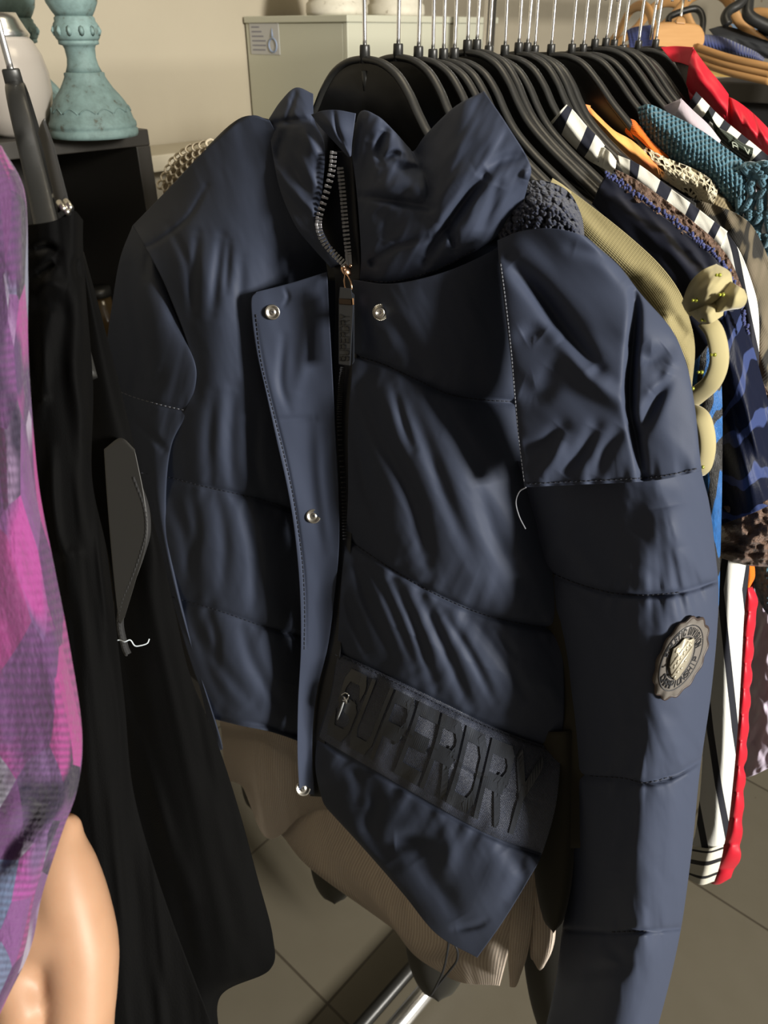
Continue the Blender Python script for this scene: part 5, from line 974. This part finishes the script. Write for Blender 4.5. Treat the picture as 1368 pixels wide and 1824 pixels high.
# cream blouse with navy stripes
st_ = garment('striped_blouse', 'cream blouse with dark navy stripes, long sleeve hanging beside the navy puffer sleeve', 'blouse', hs(9))
qs = q_r(hs(9))
def uv_band(U, V, S, T): return np.stack([((U - 996) + .35*(V - 200))/52.0 + .0, S], -1)
patch('collar', [[(1009, 186, 0), (996, 200, .006), (980, 218, .0)], [(1022, 197, 0), (1012, 222, .008), (1004, 244, .0)], [(1045, 224, 0), (1034, 250, .008), (1026, 266, .0)], [(1066, 245, 0), (1054, 272, .008), (1046, 284, .0)], [(1078, 260, 0), (1068, 286, .006), (1062, 294, .0)]], STRIPE, st_, q=qs, nu=90, nv=24, uvf=lambda U, V, S, T: np.stack([T*2.12 + .18 + .0*S + .74, S], -1), disp=lambda U, V, S, T: .002*wr(U, V, 60, 60, 20, 551), thick=.006)
patch('collar_tie', [[(1076, 262, 0), (1068, 278, .004), (1056, 290, .0)], [(1088, 272, .004), (1084, 290, .010), (1074, 300, .002)], [(1098, 286, 0), (1096, 300, .006), (1090, 306, .0)]], CREAMPL, st_, q=lambda u, v: qs(u, v)*1.004, nu=40, nv=24, disp=lambda U, V, S, T: crease(U, V, [(1080, 268), (1074, 290), (1072, 300)], 3, -.003), thick=.006)
patch('shoulder', [[(1100, 276, 0), (1104, 292, .004), (1112, 312, 0)], [(1140, 294, 0), (1136, 316, .006), (1130, 330, 0)], [(1190, 332, 0), (1180, 355, .006), (1168, 375, 0)], [(1235, 365, 0), (1224, 390, .006), (1212, 410, 0)], [(1272, 394, 0), (1258, 420, .006), (1246, 440, 0)], [(1296, 412, 0), (1282, 445, .006), (1264, 470, 0)]], STRIPE, st_, q=qs, nu=120, nv=24, uvf=lambda U, V, S, T: np.stack([T*4.35 + .50, S], -1), disp=lambda U, V, S, T: .002*wr(U, V, 60, 60, 20, 552), thick=.008)
def uv_sl(U, V, S, T): return np.stack([(U - np.interp(V, [400, 450, 560, 640, 1050, 1300, 1400, 1510], [1292, 1306, 1328, 1345, 1279, 1306, 1321, 1342]))/45.0 + 10.05, T], -1)
patch('sleeve', [[(1290, 408, 0), (1280, 430, .004), (1268, 455, 0)], [(1318, 448, 0), (1300, 470, .004), (1284, 490, 0)], [(1340, 505, -.004), (1322, 525, .004), (1300, 540, 0)], [(1351, 555, -.006), (1335, 575, .002), (1310, 590, 0)], [(1352, 640, -.006), (1335, 650, .006), (1300, 660, 0)], [(1346, 800, -.006), (1310, 800, .010), (1270, 800, 0)], [(1342, 920, -.006), (1305, 920, .012), (1262, 920, 0)], [(1334, 1020, -.008), (1300, 1020, .012), (1262, 1020, 0)],
 [(1326, 1090, -.008), (1296, 1090, .012), (1262, 1090, -.002)], [(1321, 1180, -.008), (1292, 1180, .012), (1260, 1180, -.002)], [(1314, 1300, -.008), (1288, 1300, .012), (1254, 1300, -.002)], [(1305, 1400, -.008), (1280, 1400, .012), (1248, 1400, -.002)], [(1297, 1470, -.008), (1272, 1475, .012), (1240, 1475, -.002)], [(1290, 1504, -.006), (1266, 1512, .008), (1232, 1506, -.002)]], STRIPES, st_, q=qs, nu=260, nv=40, uvf=uv_sl, disp=lambda U, V, S, T: .003*wr(U, V, 88, 200, 30, 553), thick=.02)
patch('cuff', [[(1289, 1503, -.006), (1264, 1511, .008), (1234, 1507, -.004)], [(1287, 1520, -.006), (1260, 1527, .010), (1230, 1523, -.004)], [(1280, 1548, -.006), (1254, 1556, .010), (1224, 1550, -.004)], [(1272, 1570, -.006), (1248, 1576, .006), (1222, 1562, -.004)]], STRIPEC, st_, q=qs, nu=60, nv=30, uvf=lambda U, V, S, T: np.stack([S, T*3.25 + .62], -1), bulge=.004, thick=.02)
# black band / camo stretch top
cm = garment('camo_top', 'dark brown camouflage stretch top behind the striped blouse', 'top', hs(12))
qc = q_r(hs(12))
patch('shoulder', [[(1088, 262, 0), (1095, 280, .004), (1100, 300, 0)], [(1130, 288, 0), (1132, 306, .004), (1130, 330, 0)], [(1190, 330, 0), (1186, 350, .004), (1180, 380, 0)], [(1240, 362, 0), (1238, 384, .004), (1230, 420, 0)]], BLACKF, cm, q=qc, nu=60, nv=20, thick=.008)
patch('size_tab', [[(1121, 298, 0), (1119, 306, 0)], [(1140, 305, 0), (1140, 313, 0)], [(1160, 318, 0), (1158, 326, 0)]], plain('dark_red_tab', (.16, .012, .03), .7), cm, q=lambda u, v: qc(u, v)*1.012, nu=20, nv=8, thick=.002)
patch('sleeve', [[(1225, 352, 0), (1215, 385, .0), (1210, 420, 0)], [(1282, 368, 0), (1265, 400, .006), (1250, 450, 0)], [(1320, 385, -.004), (1300, 430, .01), (1280, 490, 0)], [(1345, 410, -.006), (1328, 470, .012), (1300, 540, 0)], [(1372, 470, -.008), (1345, 540, .014), (1310, 600, 0)], [(1395, 560, -.010), (1355, 620, .016), (1320, 660, 0)], [(1405, 680, -.010), (1362, 710, .016), (1320, 740, 0)], [(1408, 820, -.010), (1365, 830, .014), (1320, 850, 0)]], CAMO, cm, q=qc, nu=120, nv=60, disp=lambda U, V, S, T: .004*wr(U, V, 60, 90, 26, 561), thick=.03)
# orange tie-dye shirt
td = garment('tie_dye_shirt', 'orange and yellow tie-dye shirt collar between two black hangers', 'shirt', hs(13))
qt = q_r(hs(13))
patch('collar', [[(1030, 190, 0), (1038, 202, .004), (1044, 214, 0)], [(1046, 187, 0), (1056, 208, .008), (1062, 224, 0)], [(1066, 206, 0), (1078, 228, .008), (1086, 246, 0)], [(1094, 232, 0), (1104, 254, .008), (1112, 274, 0)], [(1128, 252, 0), (1136, 278, .006), (1144, 300, 0)], [(1168, 290, 0), (1172, 300, .004), (1176, 318, 0)]], TIEDYE, td, q=qt, nu=110, nv=30, disp=lambda U, V, S, T: .002*wr(U, V, 50, 60, 18, 571), thick=.008)
patch('collar_fold', [[(1028, 192, -.004), (1040, 186, .002), (1052, 188, -.002)], [(1034, 200, -.002), (1042, 198, .006), (1050, 204, .0)]], TIEDYE, td, q=lambda u, v: qt(u, v)*1.006, nu=20, nv=20, thick=.004)
patch('hem', [[(1322, 985, 0), (1332, 985, .004), (1342, 990, 0)], [(1324, 1020, 0), (1334, 1022, .006), (1345, 1025, 0)], [(1326, 1056, 0), (1332, 1052, .004), (1338, 1042, 0)]], ORANGE, td, q=qt, nu=24, nv=14, thick=.01)
# cream lace top, taupe rib
lc = garment('lace_top', 'cream lace top sleeve lying over the orange garments', 'top', hs(14)-.012)
ql = q_r(HS[13] - .004)
LCC = [[(1118, 250, 0), (1126, 266, .002), (1134, 282, 0)], [(1150, 262, 0), (1154, 282, .006), (1158, 302, 0)], [(1190, 282, 0), (1192, 306, .008), (1194, 328, 0)], [(1230, 298, 0), (1232, 324, .008), (1230, 350, 0)], [(1262, 316, 0), (1262, 340, .008), (1254, 362, 0)], [(1279, 336, -.002), (1276, 350, .004), (1268, 370, 0)]]
patch('lace', LCC, LACE, lc, q=ql, nu=120, nv=40, disp=lambda U, V, S, T: .003*wr(U, V, 40, 40, 14, 581) + .0012*vn(U/4, V/4, 582), thick=.0012, backp=False)
patch('lining', [[(a[0], a[1], a[2] - .005) for a in r] for r in LCC], plain('taupe_lining', (.19, .15, .10), .9), lc, q=ql, nu=50, nv=16, thick=.006)
tp = garment('rib_jumper', 'taupe ribbed jumper shoulder just beyond the cream lace', 'jumper', hs(14)-.008)
patch('shoulder', [[(1240, 310, 0), (1240, 340, 0), (1236, 370, 0)], [(1276, 340, 0), (1268, 360, .006), (1258, 380, 0)], [(1300, 362, -.003), (1288, 378, .006), (1276, 396, 0)], [(1316, 392, -.005), (1304, 402, .0), (1290, 416, 0)]], BROWNR, tp, q=q_r(HS[13]), nu=60, nv=24, thick=.02)
# orange knit
ok = garment('orange_jumper', 'bright orange ribbed jumper collar below the teal knit', 'jumper', HS[13] + .004)
qok = q_r(HS[13] + .004)
patch('collar', [[(1090, 228, -.004), (1104, 238, .0), (1116, 250, 0)], [(1122, 212, 0), (1128, 234, .010), (1132, 258, 0)], [(1140, 224, 0), (1144, 246, .010), (1148, 270, 0)], [(1160, 250, 0), (1162, 266, .008), (1166, 284, 0)], [(1192, 280, 0), (1190, 290, .0), (1190, 300, 0)]], ORANGE, ok, q=qok, nu=80, nv=40, thick=.012)
patch('collar_inside', [[(1088, 229, -.006), (1106, 219, -.004), (1124, 211, -.006)], [(1100, 238, -.004), (1112, 236, -.002), (1124, 230, -.004)]], ORANGE, ok, q=lambda u, v: qok(u, v)*1.004, nu=16, nv=16, thick=.004)
# teal chunky knit
tk = garment('teal_jumper', 'chunky teal knitted jumper with open loopy stitches on the right', 'jumper', HS[13] + .012)
qtk = q_r(HS[13] + .012)
patch('body', [[(1134, 192, -.004), (1138, 210, .0), (1142, 235, 0)], [(1158, 186, -.004), (1164, 216, .010), (1168, 262, 0)], [(1200, 206, -.004), (1204, 246, .012), (1206, 300, 0)], [(1246, 230, -.004), (1250, 280, .014), (1252, 340, 0)], [(1286, 258, -.004), (1290, 312, .014), (1290, 372, 0)], [(1318, 282, -.004), (1318, 330, .012), (1310, 392, 0)], [(1336, 300, -.004), (1330, 352, .006), (1316, 410, 0)]], TEALK, tk, q=qtk, nu=220, nv=110, disp=lambda U, V, S, T: .0035*np.abs(np.sin(U*.42 + 2*vn(U/20, V/20, 1)))*np.abs(np.sin(V*.34 + U*.10 + 2*vn(U/20, V/20, 2))) + .003*wr(U, V, 30, 60, 30, 591), thick=.02)
mb = MB(); tky = lambda u, v, o=.0: P(u, v, 1/qtk(u, v) - .008 - o)
def loop(cx, cy, rx, ry, rot, r=.0032):
    a = np.linspace(0, 2*math.pi, 19)[:-1]; x = rx*np.cos(a)*(1 + .2*np.cos(2*a)); y = ry*np.sin(a); c, s = math.cos(rot), math.sin(rot)
    p = np.array([tky(cx + c*i - s*j, cy + s*i + c*j, .003*math.sin(3*k)) for i, j, k in zip(x, y, a)])
    mb.tube(p, r, 7, closed=True)
    for ph in range(36):                      # plied yarn texture
        k = ph/36*18; i0 = int(k) % 18; i1 = (i0 + 1) % 18; f = k - int(k); q0 = p[i0]*(1 - f) + p[i1]*f; ball(mb, q0 + np.array([0, -.0018, .0012]), r*.55, 4)
for cx, cy, rx, ry, rt in ((1330, 318, 12, 20, .3), (1350, 330, 12, 22, .2), (1345, 305, 18, 9, .4), (1368, 318, 10, 18, 0), (1328, 352, 8, 26, .35), (1348, 372, 9, 30, .3), (1366, 360, 10, 26, .2), (1322, 385, 8, 16, .4), (1340, 405, 8, 26, .3), (1362, 410, 10, 30, .15), (1380, 390, 10, 30, .1), (1384, 330, 10, 24, .1), (1358, 445, 9, 24, .2), (1378, 450, 10, 28, .1), (1362, 300, 16, 8, .1), (1384, 300, 14, 9, 0)): loop(cx, cy, rx, ry, rt)
mb.build('open_stitches', TEAL, tk)
patch('hem', [[(1335, 990, 0), (1370, 985, .006), (1430, 980, 0)], [(1342, 1040, 0), (1375, 1030, .012), (1430, 1030, 0)], [(1345, 1050, 0), (1378, 1075, .012), (1430, 1090, 0)], [(1345, 1052, -.004), (1368, 1095, .004), (1430, 1140, 0)]], TEALK, tk, q=qtk, nu=80, nv=60, disp=lambda U, V, S, T: .004*vn(U/5, V/5, 592), thick=.02)
patch('lower_body', [[(1330, 410, -.01), (1360, 420, -.01), (1400, 420, -.01)], [(1350, 600, -.01), (1380, 600, -.01), (1430, 600, -.01)], [(1350, 800, -.01), (1385, 800, -.01), (1430, 800, -.01)], [(1345, 990, -.01), (1380, 990, -.01), (1430, 990, -.01)]], TEALK, tk, q=qtk, nu=60, nv=20, thick=.01)
# lilac shirt
ls = garment('lilac_shirt', 'pale lilac shirt with pointed collar above the teal jumper', 'shirt', HS[15] - .01)
qls = q_r(HS[15] - .01)
patch('collar', [[(1214, 176, 0), (1206, 196, .004), (1196, 218, 0)], [(1234, 196, 0), (1226, 218, .008), (1214, 240, 0)], [(1262, 222, 0), (1254, 242, .008), (1240, 258, 0)], [(1284, 250, 0), (1280, 258, .004), (1272, 268, 0)]], LILAC, ls, q=qls, nu=60, nv=40, thick=.005)
patch('collar_stand', [[(1181, 190, -.006), (1198, 182, -.004), (1214, 175, -.004)], [(1190, 202, -.004), (1200, 196, -.002), (1209, 192, .0)], [(1199, 214, -.002), (1202, 212, .0), (1204, 210, .0)]], LILAC, ls, q=qls, nu=20, nv=20, thick=.004)
patch('body', [[(1250, 235, -.008), (1265, 245, -.006), (1280, 262, -.006)], [(1300, 270, -.008), (1310, 280, -.004), (1325, 300, -.006)], [(1338, 300, -.008), (1345, 302, -.006), (1348, 320, -.006)]], LILAC, ls, q=qls, nu=40, nv=20, thick=.01)
patch('body', [[(1345, 1010, -.01), (1380, 1000, -.01), (1440, 1000, -.01)], [(1340, 1090, -.01), (1375, 1090, .0), (1440, 1090, -.01)], [(1328, 1200, -.01), (1370, 1200, .006), (1440, 1200, -.01)], [(1320, 1300, -.01), (1365, 1310, .006), (1440, 1310, -.01)], [(1318, 1383, -.01), (1345, 1380, .0), (1440, 1330, -.01)]], LILACD, ls, q=qls, nu=120, nv=60, disp=lambda U, V, S, T: .010*wr(U, V, 60, 120, 26, 601) + .006*wr(U, V, 110, 60, 16, 602), thick=.02)
patch('body', [[(1300, 290, -.06), (1320, 296, -.06), (1336, 310, -.06)], [(1375, 560, -.06), (1400, 560, -.06), (1430, 560, -.06)], [(1372, 800, -.05), (1400, 800, -.05), (1440, 800, -.05)], [(1350, 1020, -.012), (1385, 1015, -.01), (1440, 1010, -.012)]], LILAC, ls, q=qls, nu=60, nv=20, thick=.012)
# monochrome shirt with green woven trim
mn = garment('print_shirt', 'cream and black printed shirt with dark green lettered trim beside the lilac collar', 'shirt', HS[17])
qm = q_r(HS[17])
patch('collar', [[(1240, 163, 0), (1232, 176, .004), (1224, 190, 0)], [(1262, 186, 0), (1254, 204, .008), (1246, 216, 0)], [(1284, 208, 0), (1276, 226, .006), (1266, 240, 0)], [(1310, 230, 0), (1302, 246, .006), (1294, 262, 0)], [(1340, 254, 0), (1332, 268, .006), (1324, 282, 0)], [(1376, 284, 0), (1366, 298, .0), (1356, 312, 0)]], MONO, mn, q=qm, nu=110, nv=30, uvf=lambda U, V, S, T: np.stack([T*.125 + S*.004, S], -1), thick=.008)
gt = patch('woven_trim', [[(1254, 206, 0), (1262, 196, .002), (1268, 214, 0)], [(1272, 222, .002), (1278, 226, .006), (1276, 244, 0)], [(1300, 238, .002), (1302, 252, .008), (1298, 264, 0)], [(1322, 254, .002), (1322, 266, .008), (1318, 280, 0)], [(1342, 264, .002), (1340, 276, .006), (1334, 290, 0)]], GREENRIB, mn, q=lambda u, v: qm(u, v)*1.012, nu=70, nv=30, disp=lambda U, V, S, T: crease(U, V, [(1280, 222), (1276, 236)], 4, -.004) + crease(U, V, [(1306, 240), (1300, 262)], 4, -.004), thick=.003)
def mpt(u0, v0): 
    return lambda x, y, h: np.array([P(u0 + 9*a - 2*b, v0 + 4*a - 10*b, 1/(qm(u0, v0)*1.012) - 0.0150 - .0006*hh) for a, b, hh in zip(np.atleast_1d(x), np.atleast_1d(y), np.broadcast_to(h, np.shape(np.atleast_1d(x))))])
mbl = letters('A', mpt(1306, 262), .22, .2); ml2 = letters('V', mpt(1328, 272), .22, .2)
for v_, f_ in ((np.vstack(ml2.v), ml2.f),): mbl.add(v_, f_)
mbl.build('lettering', plain('pale_green_thread', (.30, .33, .27), .8), gt.o, False)
# red jacket
rj = garment('red_jacket', 'bright red quilted jacket with upright collar at the far end of the rail', 'jacket', HS[19])
qr = q_r(HS[19])
patch('collar', [[(1236, 86, 0), (1228, 110, .004), (1222, 150, 0)], [(1244, 98, 0), (1240, 130, .010), (1230, 165, 0)], [(1262, 122, 0), (1256, 154, .012), (1246, 180, 0)], [(1282, 146, 0), (1276, 178, .012), (1268, 205, 0)], [(1298, 168, -.002), (1296, 200, .008), (1292, 232, 0)]], RED, rj, q=qr, nu=70, nv=50, disp=lambda U, V, S, T: .002*wr(U, V, 50, 50, 20, 611), thick=.012)
patch('collar_inside', [[(1176, 84, -.008), (1204, 82, -.01), (1236, 84, -.006)], [(1186, 96, -.006), (1208, 98, -.008), (1232, 100, -.004)], [(1198, 110, -.006), (1212, 112, -.006), (1228, 118, -.002)]], RED, rj, q=qr, nu=24, nv=30, thick=.006)
patch('neck_lining', [[(1200, 108, -.010), (1214, 108, -.012), (1230, 110, -.006)], [(1212, 130, -.008), (1218, 132, -.008), (1226, 138, -.004)], [(1222, 152, -.006), (1223, 154, -.006), (1224, 158, -.004)]], plain('grey_jersey_lining', (.13, .12, .105), .9), rj, q=qr, nu=20, nv=20, thick=.004)
patch('body', [[(1224, 150, -.006), (1228, 172, .0), (1236, 196, 0)], [(1264, 176, -.004), (1268, 196, .006), (1276, 222, 0)], [(1296, 172, -.004), (1300, 204, .008), (1304, 246, 0)], [(1330, 192, -.006), (1332, 224, .010), (1336, 262, 0)], [(1368, 228, -.008), (1372, 256, .010), (1374, 290, 0)], [(1420, 290, -.01), (1415, 320, .008), (1400, 350, 0)]], RED, rj, q=qr, nu=80, nv=50, disp=lambda U, V, S, T: crease(U, V, [(1297, 174), (1300, 205), (1300, 230)], 4, -.006) + .004*wr(U, V, 70, 40, 12, 612), thick=.02)
patch('body', [[(1300, 560, -.05), (1322, 560, -.05), (1340, 560, -.05)], [(1305, 800, -.03), (1324, 800, -.02), (1345, 800, -.03)], [(1312, 1060, -.012), (1328, 1064, -.008), (1342, 1066, -.012)]], RED, rj, q=q_r(HS[12] + .03), nu=60, nv=20, thick=.012)
rl_ = []
for v_ in np.arange(1045, 1562, 14.0):
    ul = np.interp(v_, [1040, 1110, 1240, 1380, 1480, 1560], [1320, 1316, 1310, 1300, 1290, 1252]); ur = np.interp(v_, [1040, 1080, 1110, 1240, 1380, 1480, 1530, 1560], [1342, 1350, 1344, 1336, 1327, 1321, 1318, 1304])
    sc_ = 5.0*abs(math.sin((v_ - 1045)/40.0*math.pi/1.15))**.7 - 3
    rl_.append([(ul, v_, -.004), ((ul + ur)/2, v_ + 2, .006), (ur + sc_, v_, -.004)])
rl_.append([(1250, 1564, -.006), (1276, 1576, .0), (1302, 1564, -.006)])
patch('lower_body', rl_, RED, rj, q=q_r(hs(12)), nu=180, nv=40, disp=lambda U, V, S, T: .008*np.abs(np.sin((V - 1045)/40.0*math.pi/1.15 + S*.25))**.6, bulge=.004, thick=.02)
# ------------------------------------------------------------------ wooden hangers and the rack beyond
def wood_hanger(name, label, c, R_, yaw, z0=0.0, head=.045, grp='wooden hangers at the far end'):
    t = thing(name, label, 'hanger', c, grp); c = np.asarray(c, float); d = np.array([math.cos(yaw), math.sin(yaw), 0]); n = np.array([-math.sin(yaw), math.cos(yaw), 0])
    pr = cr(np.concatenate([PRO[::-1]*[-1, .9], PRO[1:]*[1, .9]]), 60)
    mb = MB(); mb.tube([c + d*x*R_/.215 + np.array([0, 0, z]) for x, z in pr], np.interp(np.abs(pr[:, 0]), [0, .04, .215], [.005, .005, .0065]), 12, ry=np.interp(np.abs(pr[:, 0]), [0, .03, .215], [.009, .009, .008]), up=(0, 0, 1)); mb.build('body', WOOD, t)
    mb = MB(); mb.tube(cr(np.array([c + np.array([0, 0, .018]), c + np.array([0, 0, .06])] + [c + d*(.018 - .018*math.cos(a)) + np.array([0, 0, .065 + .018*math.sin(a)]) for a in np.linspace(.2, 3.6, 12)]), 40), .0016, 8); mb.build('hook', CHROME, t)
    return t
s1 = s_of_u(1156); c = AB(A0 + s1, RAILB, HZ - .008)
wood_hanger('wooden_hanger', 'pale wooden hanger carrying the red quilted jacket', c, .21, AZ - math.pi/2)
# rounded wooden clip hanger with ridged trouser bar
s2 = s_of_u(1205) ; cB = P(1212, 66, 1.20)
cbh = thing('clip_hanger', 'pale wooden trouser hanger with rounded head and ridged clamp bar at upper right', 'hanger', cB)
def plate(pts, t0, th, name, mat, par, bev=.002):
    a = np.array([P(u, v, t0) for u, v in pts]); b = np.array([P(u, v, t0 + th) for u, v in pts]); n = len(pts); mb = MB()
    mb.add(np.vstack([a, b]), [tuple(range(n)), tuple(range(n, 2*n))[::-1]] + [(i, n + i, n + (i + 1) % n, (i + 1) % n) for i in range(n)]); return mb.build(name, mat, par, False, bevel=bev)
hd = cr(np.array([(1170, 40), (1196, 39), (1222, 41), (1243, 44), (1252, 54), (1255, 66), (1252, 80), (1240, 88), (1205, 92), (1168, 84), (1164, 60), (1170, 40)]), 60)[:-1]
plate(hd, 1.20, .014, 'head', WOOD, cbh, .004)
plate([(1203, 42), (1206, 30), (1214, 28), (1220, 33), (1222, 43)], 1.198, .016, 'hook_boss', WOOD, cbh)
ba = [P(1240, 84, 1.20), P(1300, 104, 1.16), P(1380, 122, 1.12)]; ba = cr(np.array(ba), 20)
for k_, o_ in enumerate((0.0, .0085, .017)):
    mb = MB(); mb.tube([p - np.array([0, 0, o_]) for p in ba], .0045, 12, ry=.0055, up=(0, 0, 1)); mb.build('clamp_bar', WOOD, cbh)
mb = MB(); mb.tube([P(1212, 36, 1.205), P(1216, 10, 1.205), P(1222, -30, 1.205)], .0018, 8); mb.build('hook', CHROME, cbh)
mu = thing('mustard_shirt', 'mustard collar folded below the ridged wooden clamp bar', 'shirt', P(1290, 110, 1.24))
patch('collar', [[(1272, 95, 0), (1290, 112, .004), (1320, 134, 0)], [(1264, 122, 0), (1282, 126, .006), (1318, 136, 0)], [(1262, 136, 0), (1284, 137, .0), (1316, 137, 0)]], MUSTARD, mu, q=q_const(1.23), nu=30, nv=30, thick=.01)
patch('collar_inside', [[(1246, 97, 0), (1258, 95, 0), (1272, 95, 0)], [(1252, 112, 0), (1258, 114, 0), (1266, 120, 0)], [(1260, 126, 0), (1262, 130, 0), (1264, 136, 0)]], MUSTARD, mu, q=q_const(1.25), nu=20, nv=20, thick=.006)
# second rack further back
B2 = RAILB + .62
r2 = thing('garment_rack', 'second clothes rail in the background at the top right corner', 'clothes rack', AB(2.0, B2, 0))
mb = MB(); mb.tube([AB(1.5, B2, 1.62), AB(3.2, B2, 1.62)], .0125, 14); mb.build('rail', CHROME, r2)
for a in (1.5, 3.2):
    mb = MB(); mb.tube([AB(a, B2, 0), AB(a, B2, 1.62)], .0125, 12); mb.build('post', CHROME, r2)
for i_, (u, v, t_, yw, lb) in enumerate(((1140, 10, 1.5, -1.25, 'pale wooden hanger in the background behind the leftmost far hooks'), (1190, 4, 1.62, -.75, 'pale wooden hanger in the background just left of the black hanger frame'), (1262, -14, 1.42, -.55, 'pale wooden hanger with broad head cut by the top edge at upper right'), (1352, 22, 1.6, -.8, 'pale wooden hanger nearest the top right corner'))):
    wood_hanger('wooden_hanger', lb, P(u, v, t_), .20, yw)
gh = thing('hanger_frame', 'black plastic loop hanger behind the rounded wooden head', 'hanger', P(1220, 30, 1.34))
mb = MB(); mb.tube(cr(np.array([P(u, v, 1.34) for u, v in ((1190, 40), (1196, 28), (1232, 16), (1246, 20), (1252, 36), (1250, 62))]), 40), .0055, 10); mb.build('frame', PLASTIC, gh)
sb = thing('cable_jumper', 'blue ribbed jumper sleeve sloping right behind the wooden clamp bar', 'jumper', P(1300, 80, 1.36))
patch('sleeve', [[(1244, 60, 0), (1248, 74, .01), (1252, 90, 0)], [(1280, 64, 0), (1282, 80, .012), (1286, 98, 0)], [(1316, 78, 0), (1316, 92, .012), (1318, 104, 0)], [(1346, 92, 0), (1344, 100, .01), (1344, 110, 0)], [(1362, 104, 0), (1360, 108, .0), (1358, 112, 0)]], BLUERIB, sb, q=q_const(1.36), nu=120, nv=30, bulge=.01, thick=.03, uvf=lambda U, V, S, T: np.stack([T*.25, S*.06], -1), cos=True)
sb2 = thing('cotton_jumper', 'blue jumper shoulder glimpsed between the far chrome hooks', 'jumper', P(1140, 55, 1.45))
patch('shoulder', [[(1116, 54, 0), (1130, 48, 0), (1160, 44, 0)], [(1118, 64, 0), (1134, 62, .006), (1164, 58, 0)], [(1122, 90, 0), (1140, 92, 0), (1166, 90, 0)]], BLUERIB, sb2, q=q_const(1.45), nu=30, nv=30, thick=.03)
bt = thing('black_trousers', 'black trousers draped over a hanger in the top right corner', 'trousers', P(1320, 60, 1.4))
patch('leg', [[(1262, 52, 0), (1270, 62, .01), (1276, 72, 0)], [(1290, 46, 0), (1296, 64, .015), (1302, 82, 0)], [(1330, 54, 0), (1336, 74, .015), (1340, 98, 0)], [(1372, 50, 0), (1376, 78, .015), (1380, 108, 0)], [(1420, 50, 0), (1420, 80, .01), (1420, 120, 0)]], DENIM, bt, q=q_const(1.42), nu=50, nv=40, disp=lambda U, V, S, T: .005*wr(U, V, 30, 60, 14, 621), thick=.03)
patch('leg', [[(1330, 26, 0), (1345, 30, .01), (1360, 40, 0)], [(1350, 36, 0), (1362, 46, .01), (1375, 58, 0)], [(1400, 40, 0), (1400, 56, .01), (1400, 76, 0)]], DENIM, bt, q=q_const(1.40), nu=30, nv=30, thick=.03)
bj = thing('denim_jacket', 'blue denim garment edge under the black trousers in the top right corner', 'jacket', P(1330, 46, 1.5))
patch('shoulder', [[(1300, 42, 0), (1320, 44, 0), (1348, 48, 0)], [(1305, 52, 0), (1325, 54, .004), (1350, 56, 0)], [(1310, 90, 0), (1330, 90, 0), (1355, 90, 0)]], plain('mid_denim', (.09, .14, .21), .8), bj, q=q_const(1.52), nu=20, nv=20, thick=.03)
bs = thing('loop_hanger', 'large black hooked plastic hanger hanging at the top right corner', 'hanger', P(1320, 10, 1.36))
mb = MB(); mb.tube(cr(np.array([P(u, v, 1.36) for u, v in ((1330, -30), (1328, -8), (1316, 8), (1300, 18), (1292, 30), (1296, 44))]), 40), .0085, 10); mb.build('frame', PLASTIC, bs)
mb = MB(); mb.tube(cr(np.array([P(u, v, 1.37) for u, v in ((1338, -30), (1332, 10), (1336, 30), (1370, 48), (1400, 60))]), 40), .010, 10); mb.build('frame', PLASTIC, bs)
# black unit behind the red jacket
sd = thing('sideboard', 'black sideboard standing behind the red jacket', 'sideboard', AB(2.05, 1.0, 0))
k0 = P(1270, 140, 1.45); kb = float(k0 @ RB); ka = float(k0 @ RA); kz = float(k0[2])
def bbox(a0, a1, b0, b1, z0, z1, name, mat=BLACKW):
    mb = MB(); mb.box(AB((a0 + a1)/2, (b0 + b1)/2, (z0 + z1)/2), RA*(a1 - a0)/2, RB*(b1 - b0)/2, (0, 0, (z1 - z0)/2)); mb.build(name, mat, sd, False, bevel=.002)
ka -= .10
bbox(ka, ka + 1.2, kb - .42, kb, kz - .03, kz, 'top_board'); bbox(ka + .02, ka + 1.18, kb - .40, kb - .02, .06, kz - .03, 'carcass', plain('matt_black', (.010, .009, .009), .8))
bbox(ka + .02, ka + .58, kb - .415, kb - .40, .10, kz - .05, 'door'); bbox(ka + .60, ka + 1.16, kb - .415, kb - .40, .10, kz - .05, 'door')
# jars inside the bookshelf
for k_, (u, v, hh, lb) in enumerate(((170, 500, .11, 'dark amber glass jar on the black bookshelf beside the velvet dress'),)):
    r = P(u, v + 40, 1.0) - np.array([0, 0, CAMZ]); zb = .982; c = np.array([0, 0, CAMZ]) + r*((zb - CAMZ)/r[2]); a_ = min(float(c @ RA), SHA - .09); c = AB(a_ - .10*k_, SHB + .10, zb)
    t = thing('jar', lb, 'jar', c)
    mb = MB(); mb.lathe([(.0001, 0), (.034, 0), (.036, .004), (.036, hh*.7), (.022, hh*.85), (.020, hh), (.0001, hh)], c, 28); mb.build('body', AMBER, t)
    mb = MB(); mb.lathe([(.0001, hh), (.023, hh), (.023, hh + .015), (.0001, hh + .015)], c, 24); mb.build('lid', PLASTIC, t)
